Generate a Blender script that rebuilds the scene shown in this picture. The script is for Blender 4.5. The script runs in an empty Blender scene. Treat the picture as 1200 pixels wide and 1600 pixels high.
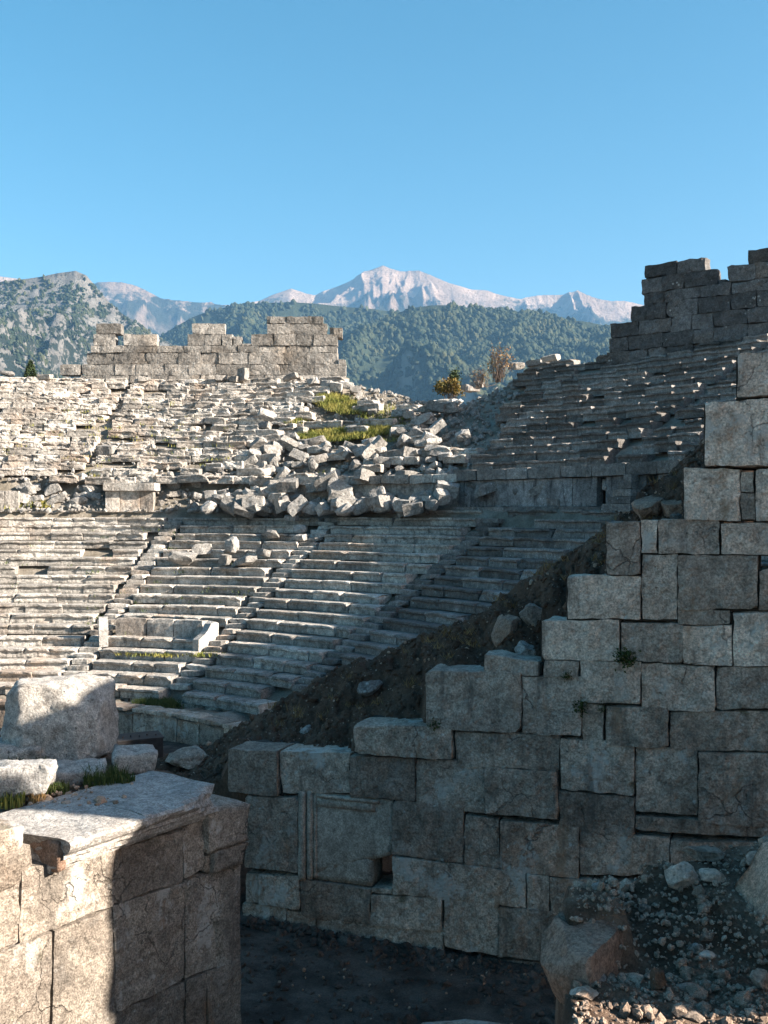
import bpy, math, random
import numpy as np
from mathutils import Vector, Matrix, Euler

R = math.radians
random.seed(11)
rng = np.random.default_rng(11)
scn = bpy.context.scene
COL = scn.collection

# ------------------------------------------------------------------ camera, sky, sun, exposure
F = 1500.0                                   # focal length in pixels of the 1200 x 1600 photograph
cam_d = bpy.data.cameras.new('camera'); cam = bpy.data.objects.new('camera', cam_d); COL.objects.link(cam)
cam_d.sensor_fit = 'VERTICAL'; cam_d.sensor_height = 36.0; cam_d.lens = 36.0 * F / 1600.0
cam_d.clip_start = 0.1; cam_d.clip_end = 40000
cam.location = (0, 0, 0); cam.rotation_euler = (R(90), 0, 0)
scn.camera = cam
SUN_EL = 24.0
SUN_XY = np.array([0.970, -0.255]); SUN_XY /= np.linalg.norm(SUN_XY)
SUN = np.array([SUN_XY[0] * math.cos(R(SUN_EL)), SUN_XY[1] * math.cos(R(SUN_EL)), math.sin(R(SUN_EL))])
world = bpy.data.worlds.new('World'); scn.world = world; world.use_nodes = True
wn = world.node_tree
bg = next(n for n in wn.nodes if n.type == 'BACKGROUND')
sky = wn.nodes.new('ShaderNodeTexSky'); sky.sky_type = 'NISHITA'; sky.sun_disc = False
sky.sun_elevation = R(SUN_EL); sky.sun_rotation = math.atan2(SUN[0], SUN[1])
sky.altitude = 300; sky.air_density = 1.0; sky.dust_density = 1.5; sky.ozone_density = 2.0
hs = wn.nodes.new('ShaderNodeHueSaturation'); hs.inputs['Saturation'].default_value = 1.42; hs.inputs['Hue'].default_value = 0.488
wn.links.new(sky.outputs[0], hs.inputs['Color']); tint = wn.nodes.new('ShaderNodeMix'); tint.data_type = 'RGBA'; tint.blend_type = 'MULTIPLY'; tint.inputs[0].default_value = 1.0; tint.inputs[7].default_value = (1.17, .96, .825, 1)
wn.links.new(hs.outputs[0], tint.inputs[6]); wn.links.new(tint.outputs[2], bg.inputs[0]); bg.inputs[1].default_value = 0.066
sun_d = bpy.data.lights.new('sun', 'SUN'); sun = bpy.data.objects.new('sun', sun_d); COL.objects.link(sun)
sun_d.energy = 5.0; sun_d.angle = R(0.5); sun_d.color = (1.0, 0.89, 0.76)
sun.rotation_euler = Vector(-SUN).to_track_quat('-Z', 'Y').to_euler(); sun.location = (60, -20, 60)
scn.view_settings.view_transform = 'Standard'; scn.view_settings.look = 'None'
scn.view_settings.gamma = 1.0; scn.view_settings.use_curve_mapping = False
scn.view_settings.exposure = 1.85
scn.render.engine = 'CYCLES'
scn.cycles.max_bounces = 6; scn.cycles.volume_bounces = 0; scn.cycles.use_denoising = True

# ------------------------------------------------------------------ numpy noise
def _hash(ix, iy, iz, seed):
    h = (ix.astype(np.int64) * 374761393 + iy.astype(np.int64) * 668265263 + iz.astype(np.int64) * 2147483647 + seed * 144665) & 0xffffffff
    h = ((h ^ (h >> 13)) * 1274126177) & 0xffffffff
    h = ((h ^ (h >> 16)) * 2246822519) & 0xffffffff
    return ((h ^ (h >> 15)) & 0xffff) / 32767.5 - 1.0
def vnoise(P, seed=0):
    P = np.asarray(P, float)
    I = np.floor(P); f = P - I; f = f * f * f * (f * (f * 6 - 15) + 10); I = I.astype(np.int64)
    out = 0
    for dx in (0, 1):
        wx = f[..., 0] if dx else 1 - f[..., 0]
        for dy in (0, 1):
            wy = f[..., 1] if dy else 1 - f[..., 1]
            for dz in (0, 1):
                wz = f[..., 2] if dz else 1 - f[..., 2]
                out = out + wx * wy * wz * _hash(I[..., 0] + dx, I[..., 1] + dy, I[..., 2] + dz, seed)
    return out
def fbm(P, oct=4, seed=0, gain=0.5):
    P = np.asarray(P, float); s = 0; a = 1.0
    for k in range(oct):
        s = s + a * vnoise(P * 2.03 ** k + 17.3 * k, seed + k); a *= gain
    return s
def ridged(P, oct=5, seed=0, gain=0.5):
    s = 0; a = 1.0; w = 1.0
    for k in range(oct):
        n = 1 - np.abs(vnoise(P * 2.07 ** k + 11.1 * k, seed + k)); n = n * n
        s = s + a * n * w; w = np.clip(n * 1.6, 0, 1); a *= gain
    return s
def p2(x, y, z=0.0):
    return np.stack([x, y, np.zeros_like(x) + z], -1)

# ------------------------------------------------------------------ object helpers
def mesh_from(name, v, f, mat=None, smooth=False):
    me = bpy.data.meshes.new(name)
    me.from_pydata([tuple(p) for p in np.asarray(v, float)], [], [tuple(int(i) for i in q) for q in f])
    if smooth: me.polygons.foreach_set('use_smooth', [True] * len(me.polygons))
    if mat: me.materials.append(mat)
    me.update()
    return me
def add(name, me, parent=None, loc=(0, 0, 0), rot=(0, 0, 0), scale=(1, 1, 1)):
    o = bpy.data.objects.new(name, me); COL.objects.link(o)
    if parent is not None:
        o.parent = parent; loc = Vector(loc) - parent.location
    o.location = loc; o.rotation_euler = rot; o.scale = scale
    return o
def tag(o, label, cat, group=None):
    o['label'] = label; o['category'] = cat
    if group: o['group'] = group
    return o
def thing(name, label, cat, loc=(0, 0, 0), group=None):
    o = bpy.data.objects.new(name, None); COL.objects.link(o); o.location = loc; o.empty_display_size = 0.3
    return tag(o, label, cat, group)
def kind(o, k):
    o['kind'] = k; return o
def add_w(name, v, f, mat, parent=None, smooth=False):
    """mesh given in world coordinates; its origin goes to the middle of its base"""
    v = np.asarray(v, float)
    c = (v.min(0) + v.max(0)) / 2; c[2] = v[:, 2].min()
    return add(name, mesh_from(name, v - c, f, mat, smooth), parent, tuple(c))

# ------------------------------------------------------------------ shape helpers
_lat = {}
def lattice(nx, ny, nz):
    """surface lattice of a unit box, points in 0..1"""
    key = (nx, ny, nz)
    if key in _lat: return _lat[key]
    idx = {}; V = []; Fc = []
    def g(i, j, k):
        t = (i, j, k)
        if t not in idx:
            idx[t] = len(V); V.append((i / nx, j / ny, k / nz))
        return idx[t]
    for i in range(nx):
        for j in range(ny):
            Fc.append((g(i, j, 0), g(i, j + 1, 0), g(i + 1, j + 1, 0), g(i + 1, j, 0)))
            Fc.append((g(i, j, nz), g(i + 1, j, nz), g(i + 1, j + 1, nz), g(i, j + 1, nz)))
    for i in range(nx):
        for k in range(nz):
            Fc.append((g(i, 0, k), g(i + 1, 0, k), g(i + 1, 0, k + 1), g(i, 0, k + 1)))
            Fc.append((g(i, ny, k), g(i, ny, k + 1), g(i + 1, ny, k + 1), g(i + 1, ny, k)))
    for j in range(ny):
        for k in range(nz):
            Fc.append((g(0, j, k), g(0, j, k + 1), g(0, j + 1, k + 1), g(0, j + 1, k)))
            Fc.append((g(nx, j, k), g(nx, j + 1, k), g(nx, j + 1, k + 1), g(nx, j, k + 1)))
    _lat[key] = (np.array(V), Fc)
    return _lat[key]
def roughen(P, size, bevel, amp, freq, seed, chips=0, chipd=0.12):
    """P centred box points of the given size -> rounded, worn, chipped"""
    h = np.array(size) / 2.0
    q = np.clip(P, -(h - bevel), h - bevel); d = P - q
    L = np.linalg.norm(d, axis=1, keepdims=True); L[L == 0] = 1
    far = (np.abs(d) > 1e-6).sum(1, keepdims=True) > 1
    P = np.where(far, q + d / L * bevel, P)
    r = np.random.default_rng(seed)
    for c in range(chips):
        sg = r.choice([-1, 1], 3); n = sg * r.uniform(0.25, 1, 3) / np.maximum(h, .05) ** .5
        if r.random() < .5: n[r.integers(3)] *= .1
        n /= np.linalg.norm(n)
        corner = (np.abs(n) * h).sum() * r.uniform(1 - chipd * 2.2, 1 - chipd * .6)
        e = P @ n - corner + .25 * amp * vnoise(P * freq * 2 + c, seed + 5)
        P = P - np.maximum(e, 0)[:, None] * n
    off = np.stack([fbm(P * freq + 7.7 * k + seed * 1.37, 3, seed + 31 * k) for k in range(3)], 1)
    return P + off * amp
def rough_box(size, seg, bevel=.03, amp=.015, freq=3.0, seed=0, chips=2, chipd=.12):
    n = [max(2, int(round(s / seg))) for s in size]
    V, Fc = lattice(*n)
    P = (V - .5) * np.array(size)
    return roughen(P, size, bevel, amp, freq, seed, chips, chipd), Fc
def ico(sub=1):
    import bmesh
    bm = bmesh.new(); bmesh.ops.create_icosphere(bm, subdivisions=sub, radius=1.0)
    v = np.array([p.co[:] for p in bm.verts]); f = [[x.index for x in q.verts] for q in bm.faces]; bm.free()
    return v, f
def boulder(size, sub, seed, planes=9, amp=.05, freq=2.0, keep=.78):
    v, f = ico(sub); r = np.random.default_rng(seed)
    P = v * 1.15
    for k in range(planes):
        n = r.normal(size=3); n /= np.linalg.norm(n)
        e = P @ n - r.uniform(keep - .12, keep + .16)
        P = P - np.maximum(e, 0)[:, None] * n
    P = P + v * (fbm(P * freq + seed, 4, seed) * amp)[:, None]
    return P * np.array(size) / 2.0, f
def merge(parts):
    V = []; Fc = []; n = 0
    for v, f in parts:
        V.append(np.asarray(v, float)); Fc += [tuple(i + n for i in q) for q in f]; n += len(v)
    return np.concatenate(V), Fc
def grid_faces(nu, nv):
    return [(i * nv + j, (i + 1) * nv + j, (i + 1) * nv + j + 1, i * nv + j + 1) for i in range(nu - 1) for j in range(nv - 1)]
def scatter(base, pos, scl, seed, squash=(.6, 1.0)):
    """many small stones in one mesh (vectorised)"""
    bv, bf = base; r = np.random.default_rng(seed); N = len(pos); n = len(bv)
    q = r.normal(size=(N, 4)); q /= np.linalg.norm(q, axis=1, keepdims=True)
    w, x, y, z = q.T
    M = np.stack([1-2*(y*y+z*z), 2*(x*y-z*w), 2*(x*z+y*w), 2*(x*y+z*w), 1-2*(x*x+z*z), 2*(y*z-x*w), 2*(x*z-y*w), 2*(y*z+x*w), 1-2*(x*x+y*y)], 1).reshape(N, 3, 3)
    bb = bv[None] * (1 + r.uniform(-.28, .28, (N, n, 1))) * np.stack([np.ones(N), r.uniform(.6, 1, N), r.uniform(squash[0], squash[1], N)], 1)[:, None, :]
    V = np.einsum('nij,nkj->nki', M, bb) * np.asarray(scl)[:, None, None] + np.asarray(pos)[:, None, :]
    Fa = (np.array(bf)[None] + (np.arange(N) * n)[:, None, None]).reshape(-1, 3)
    return V.reshape(-1, 3), Fa

# ------------------------------------------------------------------ materials
class NT:
    def __init__(s, name, rough=.9):
        s.m = bpy.data.materials.new(name); s.m.use_nodes = True; s.t = s.m.node_tree
        s.b = next(n for n in s.t.nodes if n.type == 'BSDF_PRINCIPLED'); s.b.inputs['Roughness'].default_value = rough
        s.b.inputs['Specular IOR Level'].default_value = .25
        s.geo = s.t.nodes.new('ShaderNodeNewGeometry'); s.pos = s.geo.outputs['Position']
    def set(s, sock, v):
        if isinstance(v, bpy.types.NodeSocket): s.t.links.new(v, sock)
        else: sock.default_value = v
    def vmul(s, v, k):
        n = s.t.nodes.new('ShaderNodeVectorMath'); n.operation = 'MULTIPLY'; s.set(n.inputs[0], v); n.inputs[1].default_value = k; return n.outputs[0]
    def noise(s, scale, detail=5, rough=.55, vec=None, dist=0.0):
        n = s.t.nodes.new('ShaderNodeTexNoise'); n.inputs['Scale'].default_value = scale; n.inputs['Detail'].default_value = detail
        n.inputs['Roughness'].default_value = rough; n.inputs['Distortion'].default_value = dist; s.t.links.new(vec or s.pos, n.inputs['Vector']); return n.outputs[0]
    def voro(s, scale, feature='F1', vec=None):
        n = s.t.nodes.new('ShaderNodeTexVoronoi'); n.feature = feature; n.inputs['Scale'].default_value = scale; s.t.links.new(vec or s.pos, n.inputs['Vector']); return n.outputs['Distance']
    def ramp(s, v, lo, hi, a=0.0, b=1.0):
        n = s.t.nodes.new('ShaderNodeMapRange'); n.interpolation_type = 'SMOOTHSTEP'; s.set(n.inputs[0], v)
        for i, x in enumerate((lo, hi, a, b)): n.inputs[1 + i].default_value = x
        return n.outputs[0]
    def math(s, op, a, b=0.0):
        n = s.t.nodes.new('ShaderNodeMath'); n.operation = op; s.set(n.inputs[0], a); s.set(n.inputs[1], b); return n.outputs[0]
    def mix(s, f, a, b, mode='MIX'):
        n = s.t.nodes.new('ShaderNodeMix'); n.data_type = 'RGBA'; n.blend_type = mode
        s.set(n.inputs[0], f); 
        for sock, v in ((n.inputs[6], a), (n.inputs[7], b)):
            if isinstance(v, bpy.types.NodeSocket): s.t.links.new(v, sock)
            else: sock.default_value = (*v, 1)
        return n.outputs[2]
    def rnd(s):
        return s.t.nodes.new('ShaderNodeObjectInfo').outputs['Random']
    def bump(s, h, dist, strength=1.0, nrm=None):
        n = s.t.nodes.new('ShaderNodeBump'); n.inputs['Distance'].default_value = dist; n.inputs['Strength'].default_value = strength
        s.t.links.new(h, n.inputs['Height'])
        if nrm: s.t.links.new(nrm, n.inputs['Normal'])
        return n.outputs[0]
    def done(s, col, nrm=None):
        s.set(s.b.inputs['Base Color'], col)
        if nrm: s.t.links.new(nrm, s.b.inputs['Normal'])
        return s.m

ALB = .74
def stone(name, light, mid, dark, warm, k=1.0, dark_amt=.5, warm_amt=.4, lich=.5, bump=.012, pit=40, streak=0.0, vary=.35, moss=0.0, crack=0.0, grain=30.):
    """weathered limestone: big tone patches, dark lichen crust, rusty patches, pale lichen spots, pits; k = patches per metre"""
    s = NT(name)
    light, mid, dark, warm = [tuple(q * ALB for q in c_) for c_ in (light, mid, dark, warm)]
    n1 = s.noise(.9 * k, 5, .6); n2 = s.noise(3.1 * k, 6, .68); n3 = s.noise(.55 * k, 3, .5, s.vmul(s.pos, (1.3, .8, 1.1)))
    fine = s.noise(9 * k, 9, .78)
    c = s.mix(s.ramp(n1, .38, .64), mid, light)
    hue = s.ramp(s.math('FRACT', s.math('MULTIPLY', s.rnd(), 7.31)), .25, 1, .35, 1.7)
    c = s.mix(s.math('MINIMUM', s.math('MULTIPLY', s.math('MULTIPLY', s.ramp(n3, .46, .66), warm_amt), hue), 1.0), c, warm)
    dk = s.math('ADD', s.math('MULTIPLY', n2, .62), s.math('MULTIPLY', fine, .38))
    c = s.mix(s.math('MULTIPLY', s.ramp(dk, .50, .62), dark_amt), c, dark)
    if streak:
        st = s.noise(4.5, 4, .6, s.vmul(s.pos, (1, 1, .13)))
        c = s.mix(s.math('MULTIPLY', s.ramp(st, .52, .66), streak), c, dark)
        st2 = s.noise(3.0, 3, .6, s.vmul(s.pos, (1.2, 1.2, .1)))
        c = s.mix(s.math('MULTIPLY', s.ramp(st2, .56, .72), streak * .7), c, light)
    sp = s.voro(7.5 * k); spm = s.math('MULTIPLY', s.ramp(sp, .30, .12), s.ramp(s.noise(2.2 * k, 3), .56, .64))
    c = s.mix(s.math('MULTIPLY', spm, lich), c, (.56, .56, .54))
    if moss:
        c = s.mix(s.math('MULTIPLY', s.ramp(s.noise(1.7 * k, 5, .65), .62, .72), moss), c, (.05, .055, .018))
    v = s.ramp(s.rnd(), 0, 1, 1 - vary, 1 + vary * .6)
    g = s.t.nodes.new('ShaderNodeCombineColor'); [s.t.links.new(v, g.inputs[i]) for i in range(3)]
    c = s.mix(1.0, c, g.outputs[0], 'MULTIPLY')
    c = s.mix(.8, c, s.mix(s.ramp(fine, .32, .66), (.54, .53, .52), (1.38, 1.38, 1.38)), 'MULTIPLY')
    pits = s.math('MULTIPLY', s.ramp(s.noise(pit * .55, 5, .7), .60, .70), s.ramp(s.noise(2.0 * k, 3), .42, .58))
    mo = s.noise(5.5 * k, 8, .72)
    c = s.mix(.42, c, s.mix(s.ramp(mo, .36, .62), (.62, .61, .60), (1.28, 1.28, 1.28)), 'MULTIPLY')
    gr = s.noise(grain * k, 4, .72)
    c = s.mix(.75, c, s.mix(s.ramp(gr, .36, .64), (.60, .59, .58), (1.36, 1.36, 1.36)), 'MULTIPLY')
    c = s.mix(s.math('MULTIPLY', pits, .75), c, tuple(q * .7 for q in dark))
    hgt = s.math('ADD', s.math('MULTIPLY', fine, .9), s.math('MULTIPLY', s.ramp(s.voro(pit * .35, 'SMOOTH_F1'), 0, .5), .35))
    hgt = s.math('ADD', s.math('SUBTRACT', hgt, s.math('MULTIPLY', pits, .5)), s.math('MULTIPLY', gr, .35))
    if crack:
        wv = s.t.nodes.new('ShaderNodeVectorMath'); wv.operation = 'MULTIPLY_ADD'
        nzc = s.t.nodes.new('ShaderNodeTexNoise'); nzc.inputs['Scale'].default_value = 2.2; nzc.inputs['Detail'].default_value = 5; s.t.links.new(s.pos, nzc.inputs['Vector'])
        s.t.links.new(nzc.outputs['Color'], wv.inputs[0]); wv.inputs[1].default_value = (.7, .7, .7); s.t.links.new(s.pos, wv.inputs[2])
        cr = s.math('MULTIPLY', s.ramp(s.voro(1.05 * k, 'DISTANCE_TO_EDGE', wv.outputs[0]), .016, .004), s.ramp(s.noise(.8 * k, 2), .52, .60))
        bl = s.math('MULTIPLY', s.ramp(s.noise(1.5 * k, 6, .68, s.vmul(s.pos, (1, 1, .8))), .54, .62), s.ramp(s.rnd(), .2, .8, .15, .75))
        c = s.mix(bl, c, (.57, .545, .505))
        oc = s.math('MULTIPLY', s.ramp(s.noise(1.1 * k, 5, .7, s.vmul(s.pos, (1.3, 1.3, .5))), .58, .68), .6)
        c = s.mix(oc, c, (.34, .205, .125))
        ds = s.math('MULTIPLY', s.ramp(s.noise(2.6, 5, .65, s.vmul(s.pos, (1, 1, .16))), .56, .68), .55)
        c = s.mix(ds, c, (.10, .09, .08))
        c = s.mix(s.math('MULTIPLY', cr, crack), c, (.035, .03, .026)); hgt = s.math('SUBTRACT', hgt, s.math('MULTIPLY', cr, .6))
    return s.done(c, s.bump(hgt, bump * 2.6, 1.0))

def earth(name, a, b, stones=(.3, .28, .26), k=1.0, amt=.3, bump=.04):
    s = NT(name, .97)
    c = s.mix(s.ramp(s.noise(1.2 * k, 6, .65), .35, .68), a, b)
    v = s.voro(16 * k); m = s.math('MULTIPLY', s.ramp(v, .26, .14), s.ramp(s.noise(5 * k, 3), .5, .6))
    c = s.mix(s.math('MULTIPLY', m, amt), c, stones)
    fine = s.noise(26 * k, 6, .7)
    c = s.mix(.6, c, s.mix(s.ramp(fine, .3, .7), (.5, .5, .5), (1.35, 1.35, 1.35)), 'MULTIPLY')
    h = s.math('ADD', s.noise(6 * k, 7, .7), s.math('MULTIPLY', fine, .4))
    return s.done(c, s.bump(h, bump, 1.0))

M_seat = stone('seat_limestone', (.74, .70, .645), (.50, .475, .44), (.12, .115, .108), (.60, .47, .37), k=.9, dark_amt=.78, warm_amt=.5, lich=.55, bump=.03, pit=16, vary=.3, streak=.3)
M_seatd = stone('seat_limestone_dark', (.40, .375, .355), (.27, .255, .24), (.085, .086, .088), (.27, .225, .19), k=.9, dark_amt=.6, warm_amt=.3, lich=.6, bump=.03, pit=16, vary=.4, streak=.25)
M_block = stone('fallen_limestone', (.50, .485, .46), (.37, .36, .345), (.13, .126, .122), (.45, .40, .34), k=1.0, dark_amt=.45, warm_amt=.3, lich=.3, bump=.03, pit=16, vary=.3)
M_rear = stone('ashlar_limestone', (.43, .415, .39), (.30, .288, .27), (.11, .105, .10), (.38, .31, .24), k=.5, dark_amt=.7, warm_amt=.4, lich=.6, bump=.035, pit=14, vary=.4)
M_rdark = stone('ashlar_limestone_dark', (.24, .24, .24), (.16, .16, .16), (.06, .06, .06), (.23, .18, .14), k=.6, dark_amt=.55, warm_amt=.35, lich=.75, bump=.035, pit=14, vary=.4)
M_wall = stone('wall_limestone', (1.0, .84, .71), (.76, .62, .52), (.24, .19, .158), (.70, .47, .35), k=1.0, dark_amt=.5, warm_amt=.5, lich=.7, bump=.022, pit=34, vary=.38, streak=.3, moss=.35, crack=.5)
M_walld = stone('wall_limestone_dark', (.74, .60, .49), (.50, .40, .325), (.14, .108, .087), (.50, .32, .23), k=1.0, dark_amt=.6, warm_amt=.5, lich=.6, bump=.022, pit=34, vary=.38, streak=.3, moss=.6, crack=.5)  # darker, browner version of the wall limestone
M_pier = stone('pier_limestone', (.52, .45, .375), (.37, .315, .265), (.15, .138, .125), (.36, .29, .23), k=1.4, dark_amt=.5, warm_amt=.45, lich=.4, bump=.014, pit=46, vary=.2, moss=.45, crack=.5, grain=36.)
M_marble = stone('pale_marble', (.60, .585, .56), (.49, .475, .455), (.26, .25, .24), (.50, .43, .37), k=1.6, dark_amt=.45, warm_amt=.35, lich=.2, bump=.012, pit=46, vary=.1)
M_red = stone('broken_red_stone', (.52, .37, .285), (.37, .245, .18), (.17, .11, .082), (.42, .265, .185), k=2.2, dark_amt=.4, warm_amt=.5, lich=.1, bump=.012, pit=50, vary=.1)
M_mortar = earth('joint_earth', (.045, .038, .032), (.075, .064, .054), k=1.5, amt=.2)
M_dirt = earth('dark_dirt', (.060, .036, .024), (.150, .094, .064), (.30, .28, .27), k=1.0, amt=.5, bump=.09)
M_floor = earth('trodden_earth', (.055, .043, .036), (.140, .112, .094), (.22, .21, .2), k=1.3, amt=.4, bump=.05)
M_gravel = earth('gravel_earth', (.095, .060, .040), (.24, .162, .115), (.42, .39, .36), k=3.2, amt=.6, bump=.04)
M_peb = stone('pebble_stone', (.56, .44, .35), (.34, .25, .19), (.13, .098, .075), (.46, .28, .18), k=5, dark_amt=.4, warm_amt=.6, lich=0, bump=.003, pit=200, vary=0)
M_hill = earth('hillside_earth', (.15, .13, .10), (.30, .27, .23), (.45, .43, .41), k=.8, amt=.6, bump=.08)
def plain(name, c, rough=.9, var=.3, k=6.0):
    s = NT(name, rough); return s.done(s.mix(s.ramp(s.noise(k, 4), .3, .7), tuple(x * (1 - var) for x in c), tuple(x * (1 + var) for x in c)))
def leafy(name, a, b, k, rough=.75):
    s = NT(name, rough); return s.done(s.mix(s.ramp(s.noise(k, 3), .35, .65), a, b))
M_grass = leafy('grass', (.12, .14, .025), (.26, .235, .06), 1.2)
M_grassd = leafy('tuft_grass', (.035, .06, .014), (.085, .105, .03), 14.0)
M_moss = leafy('wall_plant_leaf', (.02, .035, .008), (.05, .07, .016), 20)
M_dry = leafy('dry_leaf', (.20, .12, .05), (.30, .19, .08), 3)
M_bush = leafy('bush_leaf', (.07, .065, .015), (.20, .13, .028), .9)
M_bushd = leafy('evergreen_leaf', (.022, .04, .014), (.045, .065, .02), 2)
M_twig = plain('twig_bark', (.13, .095, .075))
M_tank = plain('dark_box_panel', (.03, .027, .027), .6)
M_tank2 = plain('rusty_box_panel', (.06, .048, .045), .7)
# ------------------------------------------------------------------ plan of the theatre
CX, CY = -13.75, 21.0                 # centre of the orchestra
R1, RUN, RISE, NLOW = 14.4, .70, .36, 18
Z1 = -6.4                              # tread of the lowest seat
RD, ZD = 27.0, .1                      # edge and level of the walkway
RU, ZU, URUN, URISE, NUP = 27.7, 1.85, .74, .39, 18
FLOOR = -7.6
STAIRS = (7.5, 25.0, 43.5)
def pol(r, phi):
    return CX + r * math.sin(R(phi)), CY + r * math.cos(R(phi))
def ztread(r):                         # smooth level of the seating, numpy
    r = np.asarray(r, float)
    low = Z1 + (r - R1) / RUN * RISE
    up = ZU + (r - RU) / URUN * URISE
    z = np.where(r < R1, -6.76, np.where(r < RD, low, np.where(r < RU, ZD, np.minimum(up, ZU + URISE * (NUP - 1)))))
    return z
def gully(r, phi):                     # the collapsed part of the upper tiers, 0..1
    r = np.asarray(r, float); phi = np.asarray(phi, float)
    q = np.clip((r - 27.5) / 13.0, 0, 1.3)
    a0 = 11.5 + 3.0 * q; a1 = 39.5 - 5.5 * q
    m = np.clip((phi - a0) / 3.5, 0, 1) * np.clip((a1 - phi) / 3.0, 0, 1)
    return m * np.clip((r - 26.8) / 2, 0, 1)
def gdrop(r, phi):
    return gully(r, phi) * (0.55 + 1.5 * np.clip((np.asarray(r, float) - 35) / 6, 0, 1) * np.exp(-((np.asarray(phi, float) - 25.5) / 4.5) ** 2))
def zfill(x, y):
    """level of the earth and stone core under the seats"""
    x = np.asarray(x, float); y = np.asarray(y, float)
    r = np.hypot(x - CX, y - CY); phi = np.degrees(np.arctan2(x - CX, y - CY))
    rr = np.maximum(r - .55, 0)
    z = ztread(rr) - .32
    z = np.where((r > RD - .2) & (r < RU + .3), ZD - .05 , z)
    z = np.where(r < R1 + .1, -6.80, z)
    ramp = ZD - .05 + (r - 27.0) / 2.7 * (ZU + URISE * 2 - .35 - ZD)
    z = np.where((r > 27.0) & (r < 29.7) & (phi < 39), np.maximum(z, ramp), z)
    z = z - gdrop(r, phi)
    over = np.clip(r - 44.0, 0, None)
    z = z - np.where(over > 0, over * .55, 0)
    return z
def ray(px, py, fn, d0=8.0, d1=70.0, step=.06):
    d = np.arange(d0, d1, step); x = (px - 600) / F * d; z = (800 - py) / F * d
    hit = z <= fn(x, d)
    k = int(np.argmax(hit)) if hit.any() else len(d) - 1
    return float(x[k]), float(d[k]), float(z[k])

# ------------------------------------------------------------------ ground sheet out to the horizon
rad = np.concatenate([np.linspace(0, 60, 90), np.geomspace(63, 14000, 40)]); ang = np.linspace(0, 2 * math.pi, 181)[:-1]
gr, ga = np.meshgrid(rad, ang, indexing='ij'); gx = gr * np.sin(ga); gy = gr * np.cos(ga)
gz = FLOOR + .05 * fbm(p2(gx * .8, gy * .8), 3, 3) * (gr < 100)
gz = np.where(gy > 60, np.minimum(gz, FLOOR - np.clip((gr - 60) * .25, 0, 40)), gz)
V = np.stack([gx, gy, gz], -1).reshape(-1, 3); na = len(ang)
Fc = [(i * na + j, i * na + (j + 1) % na, (i + 1) * na + (j + 1) % na, (i + 1) * na + j) for i in range(len(rad) - 1) for j in range(na)]
kind(add('ground', mesh_from('ground', V, [q[::-1] for q in Fc], M_floor, True)), 'structure')

# ------------------------------------------------------------------ distant mountains
def silhouette(pts, D):
    pts = np.array(pts, float)
    return (pts[:, 0] - 600) / F * D, (800 - pts[:, 1]) / F * D
def mountain(name, pts, D, depth, mat, amp, freq, seed, nx=260, ny=110, back=1.0, base=-60.0, power=1.0, oct=6, gain=.55, edge=.35):
    sx, sz = silhouette(pts, D)
    x = np.linspace(sx[0], sx[-1], nx); y = np.concatenate([np.linspace(-depth, 0, ny), np.linspace(0, depth * back, 24)[1:]])
    X, Y = np.meshgrid(x, y, indexing='ij')
    warp = fbm(p2(X * freq * .6, Y * freq * .6), 3, seed + 50) * .35 / freq
    top = np.interp(x, sx, sz)[:, None]
    t = np.clip(np.where(Y < 0, 1 + (Y) / depth, 1 - Y / (depth * back)), 0, 1)
    prof = t ** power
    n = ridged(p2((X + warp) * freq, (Y + D) * freq * .8), oct, seed, gain) - 1.0
    fine = fbm(p2(X * freq * 5, Y * freq * 5), 3, seed + 9)
    wgt = (1 - t) ** .45 * t ** .3 * 1.1 + edge * t ** 6
    z = base + (top - base) * prof + amp * (n - np.percentile(n, 93)) * wgt + amp * .05 * fine * (.15 + wgt)
    V = np.stack([X, Y + D, z], -1).reshape(-1, 3)
    o = add(name, mesh_from(name, V, [q[::-1] for q in grid_faces(nx, len(y))], mat, True)); kind(o, 'structure')
    return X, Y + D, z
def rockmat(name, rock, rock2, veg, vamt, k, bump):
    s = NT(name, 1.0)
    c = s.mix(s.ramp(s.noise(.0022 * k, 6, .65), .36, .62), rock, rock2)
    sep = s.t.nodes.new('ShaderNodeSeparateXYZ'); s.t.links.new(s.pos, sep.inputs[0])
    nz = s.t.nodes.new('ShaderNodeSeparateXYZ'); s.t.links.new(s.geo.outputs['Normal'], nz.inputs[0])
    h = s.math('ADD', s.math('MULTIPLY', sep.outputs[2], -1.0 / vamt[1]), s.math('MULTIPLY', s.noise(.005 * k, 7, .7), vamt[2]))
    m = s.ramp(h, vamt[0], vamt[0] + vamt[3])
    m = s.math('MULTIPLY', m, s.ramp(nz.outputs[2], vamt[4], vamt[4] + .22))
    c = s.mix(m, c, veg)
    hh = s.noise(.02 * k, 8, .75)
    return s.done(c, s.bump(hh, bump, 1.0))
M_pale = rockmat('pale_mountain_rock', (.80, .60, .47), (.44, .325, .25), (.055, .065, .045), (-.82, 1500., .9, .12, .3), .9, 170.)
M_crag = rockmat('crag_rock', (.33, .315, .29), (.19, .185, .175), (.030, .042, .030), (.40, 3200., 1.15, .06, .0), 7.0, 14.)
M_wood = rockmat('wooded_slope', (.36, .34, .30), (.26, .25, .21), (.042, .058, .034), (.0, 4000., .9, .08, .25), 2.0, 14.)
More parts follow.
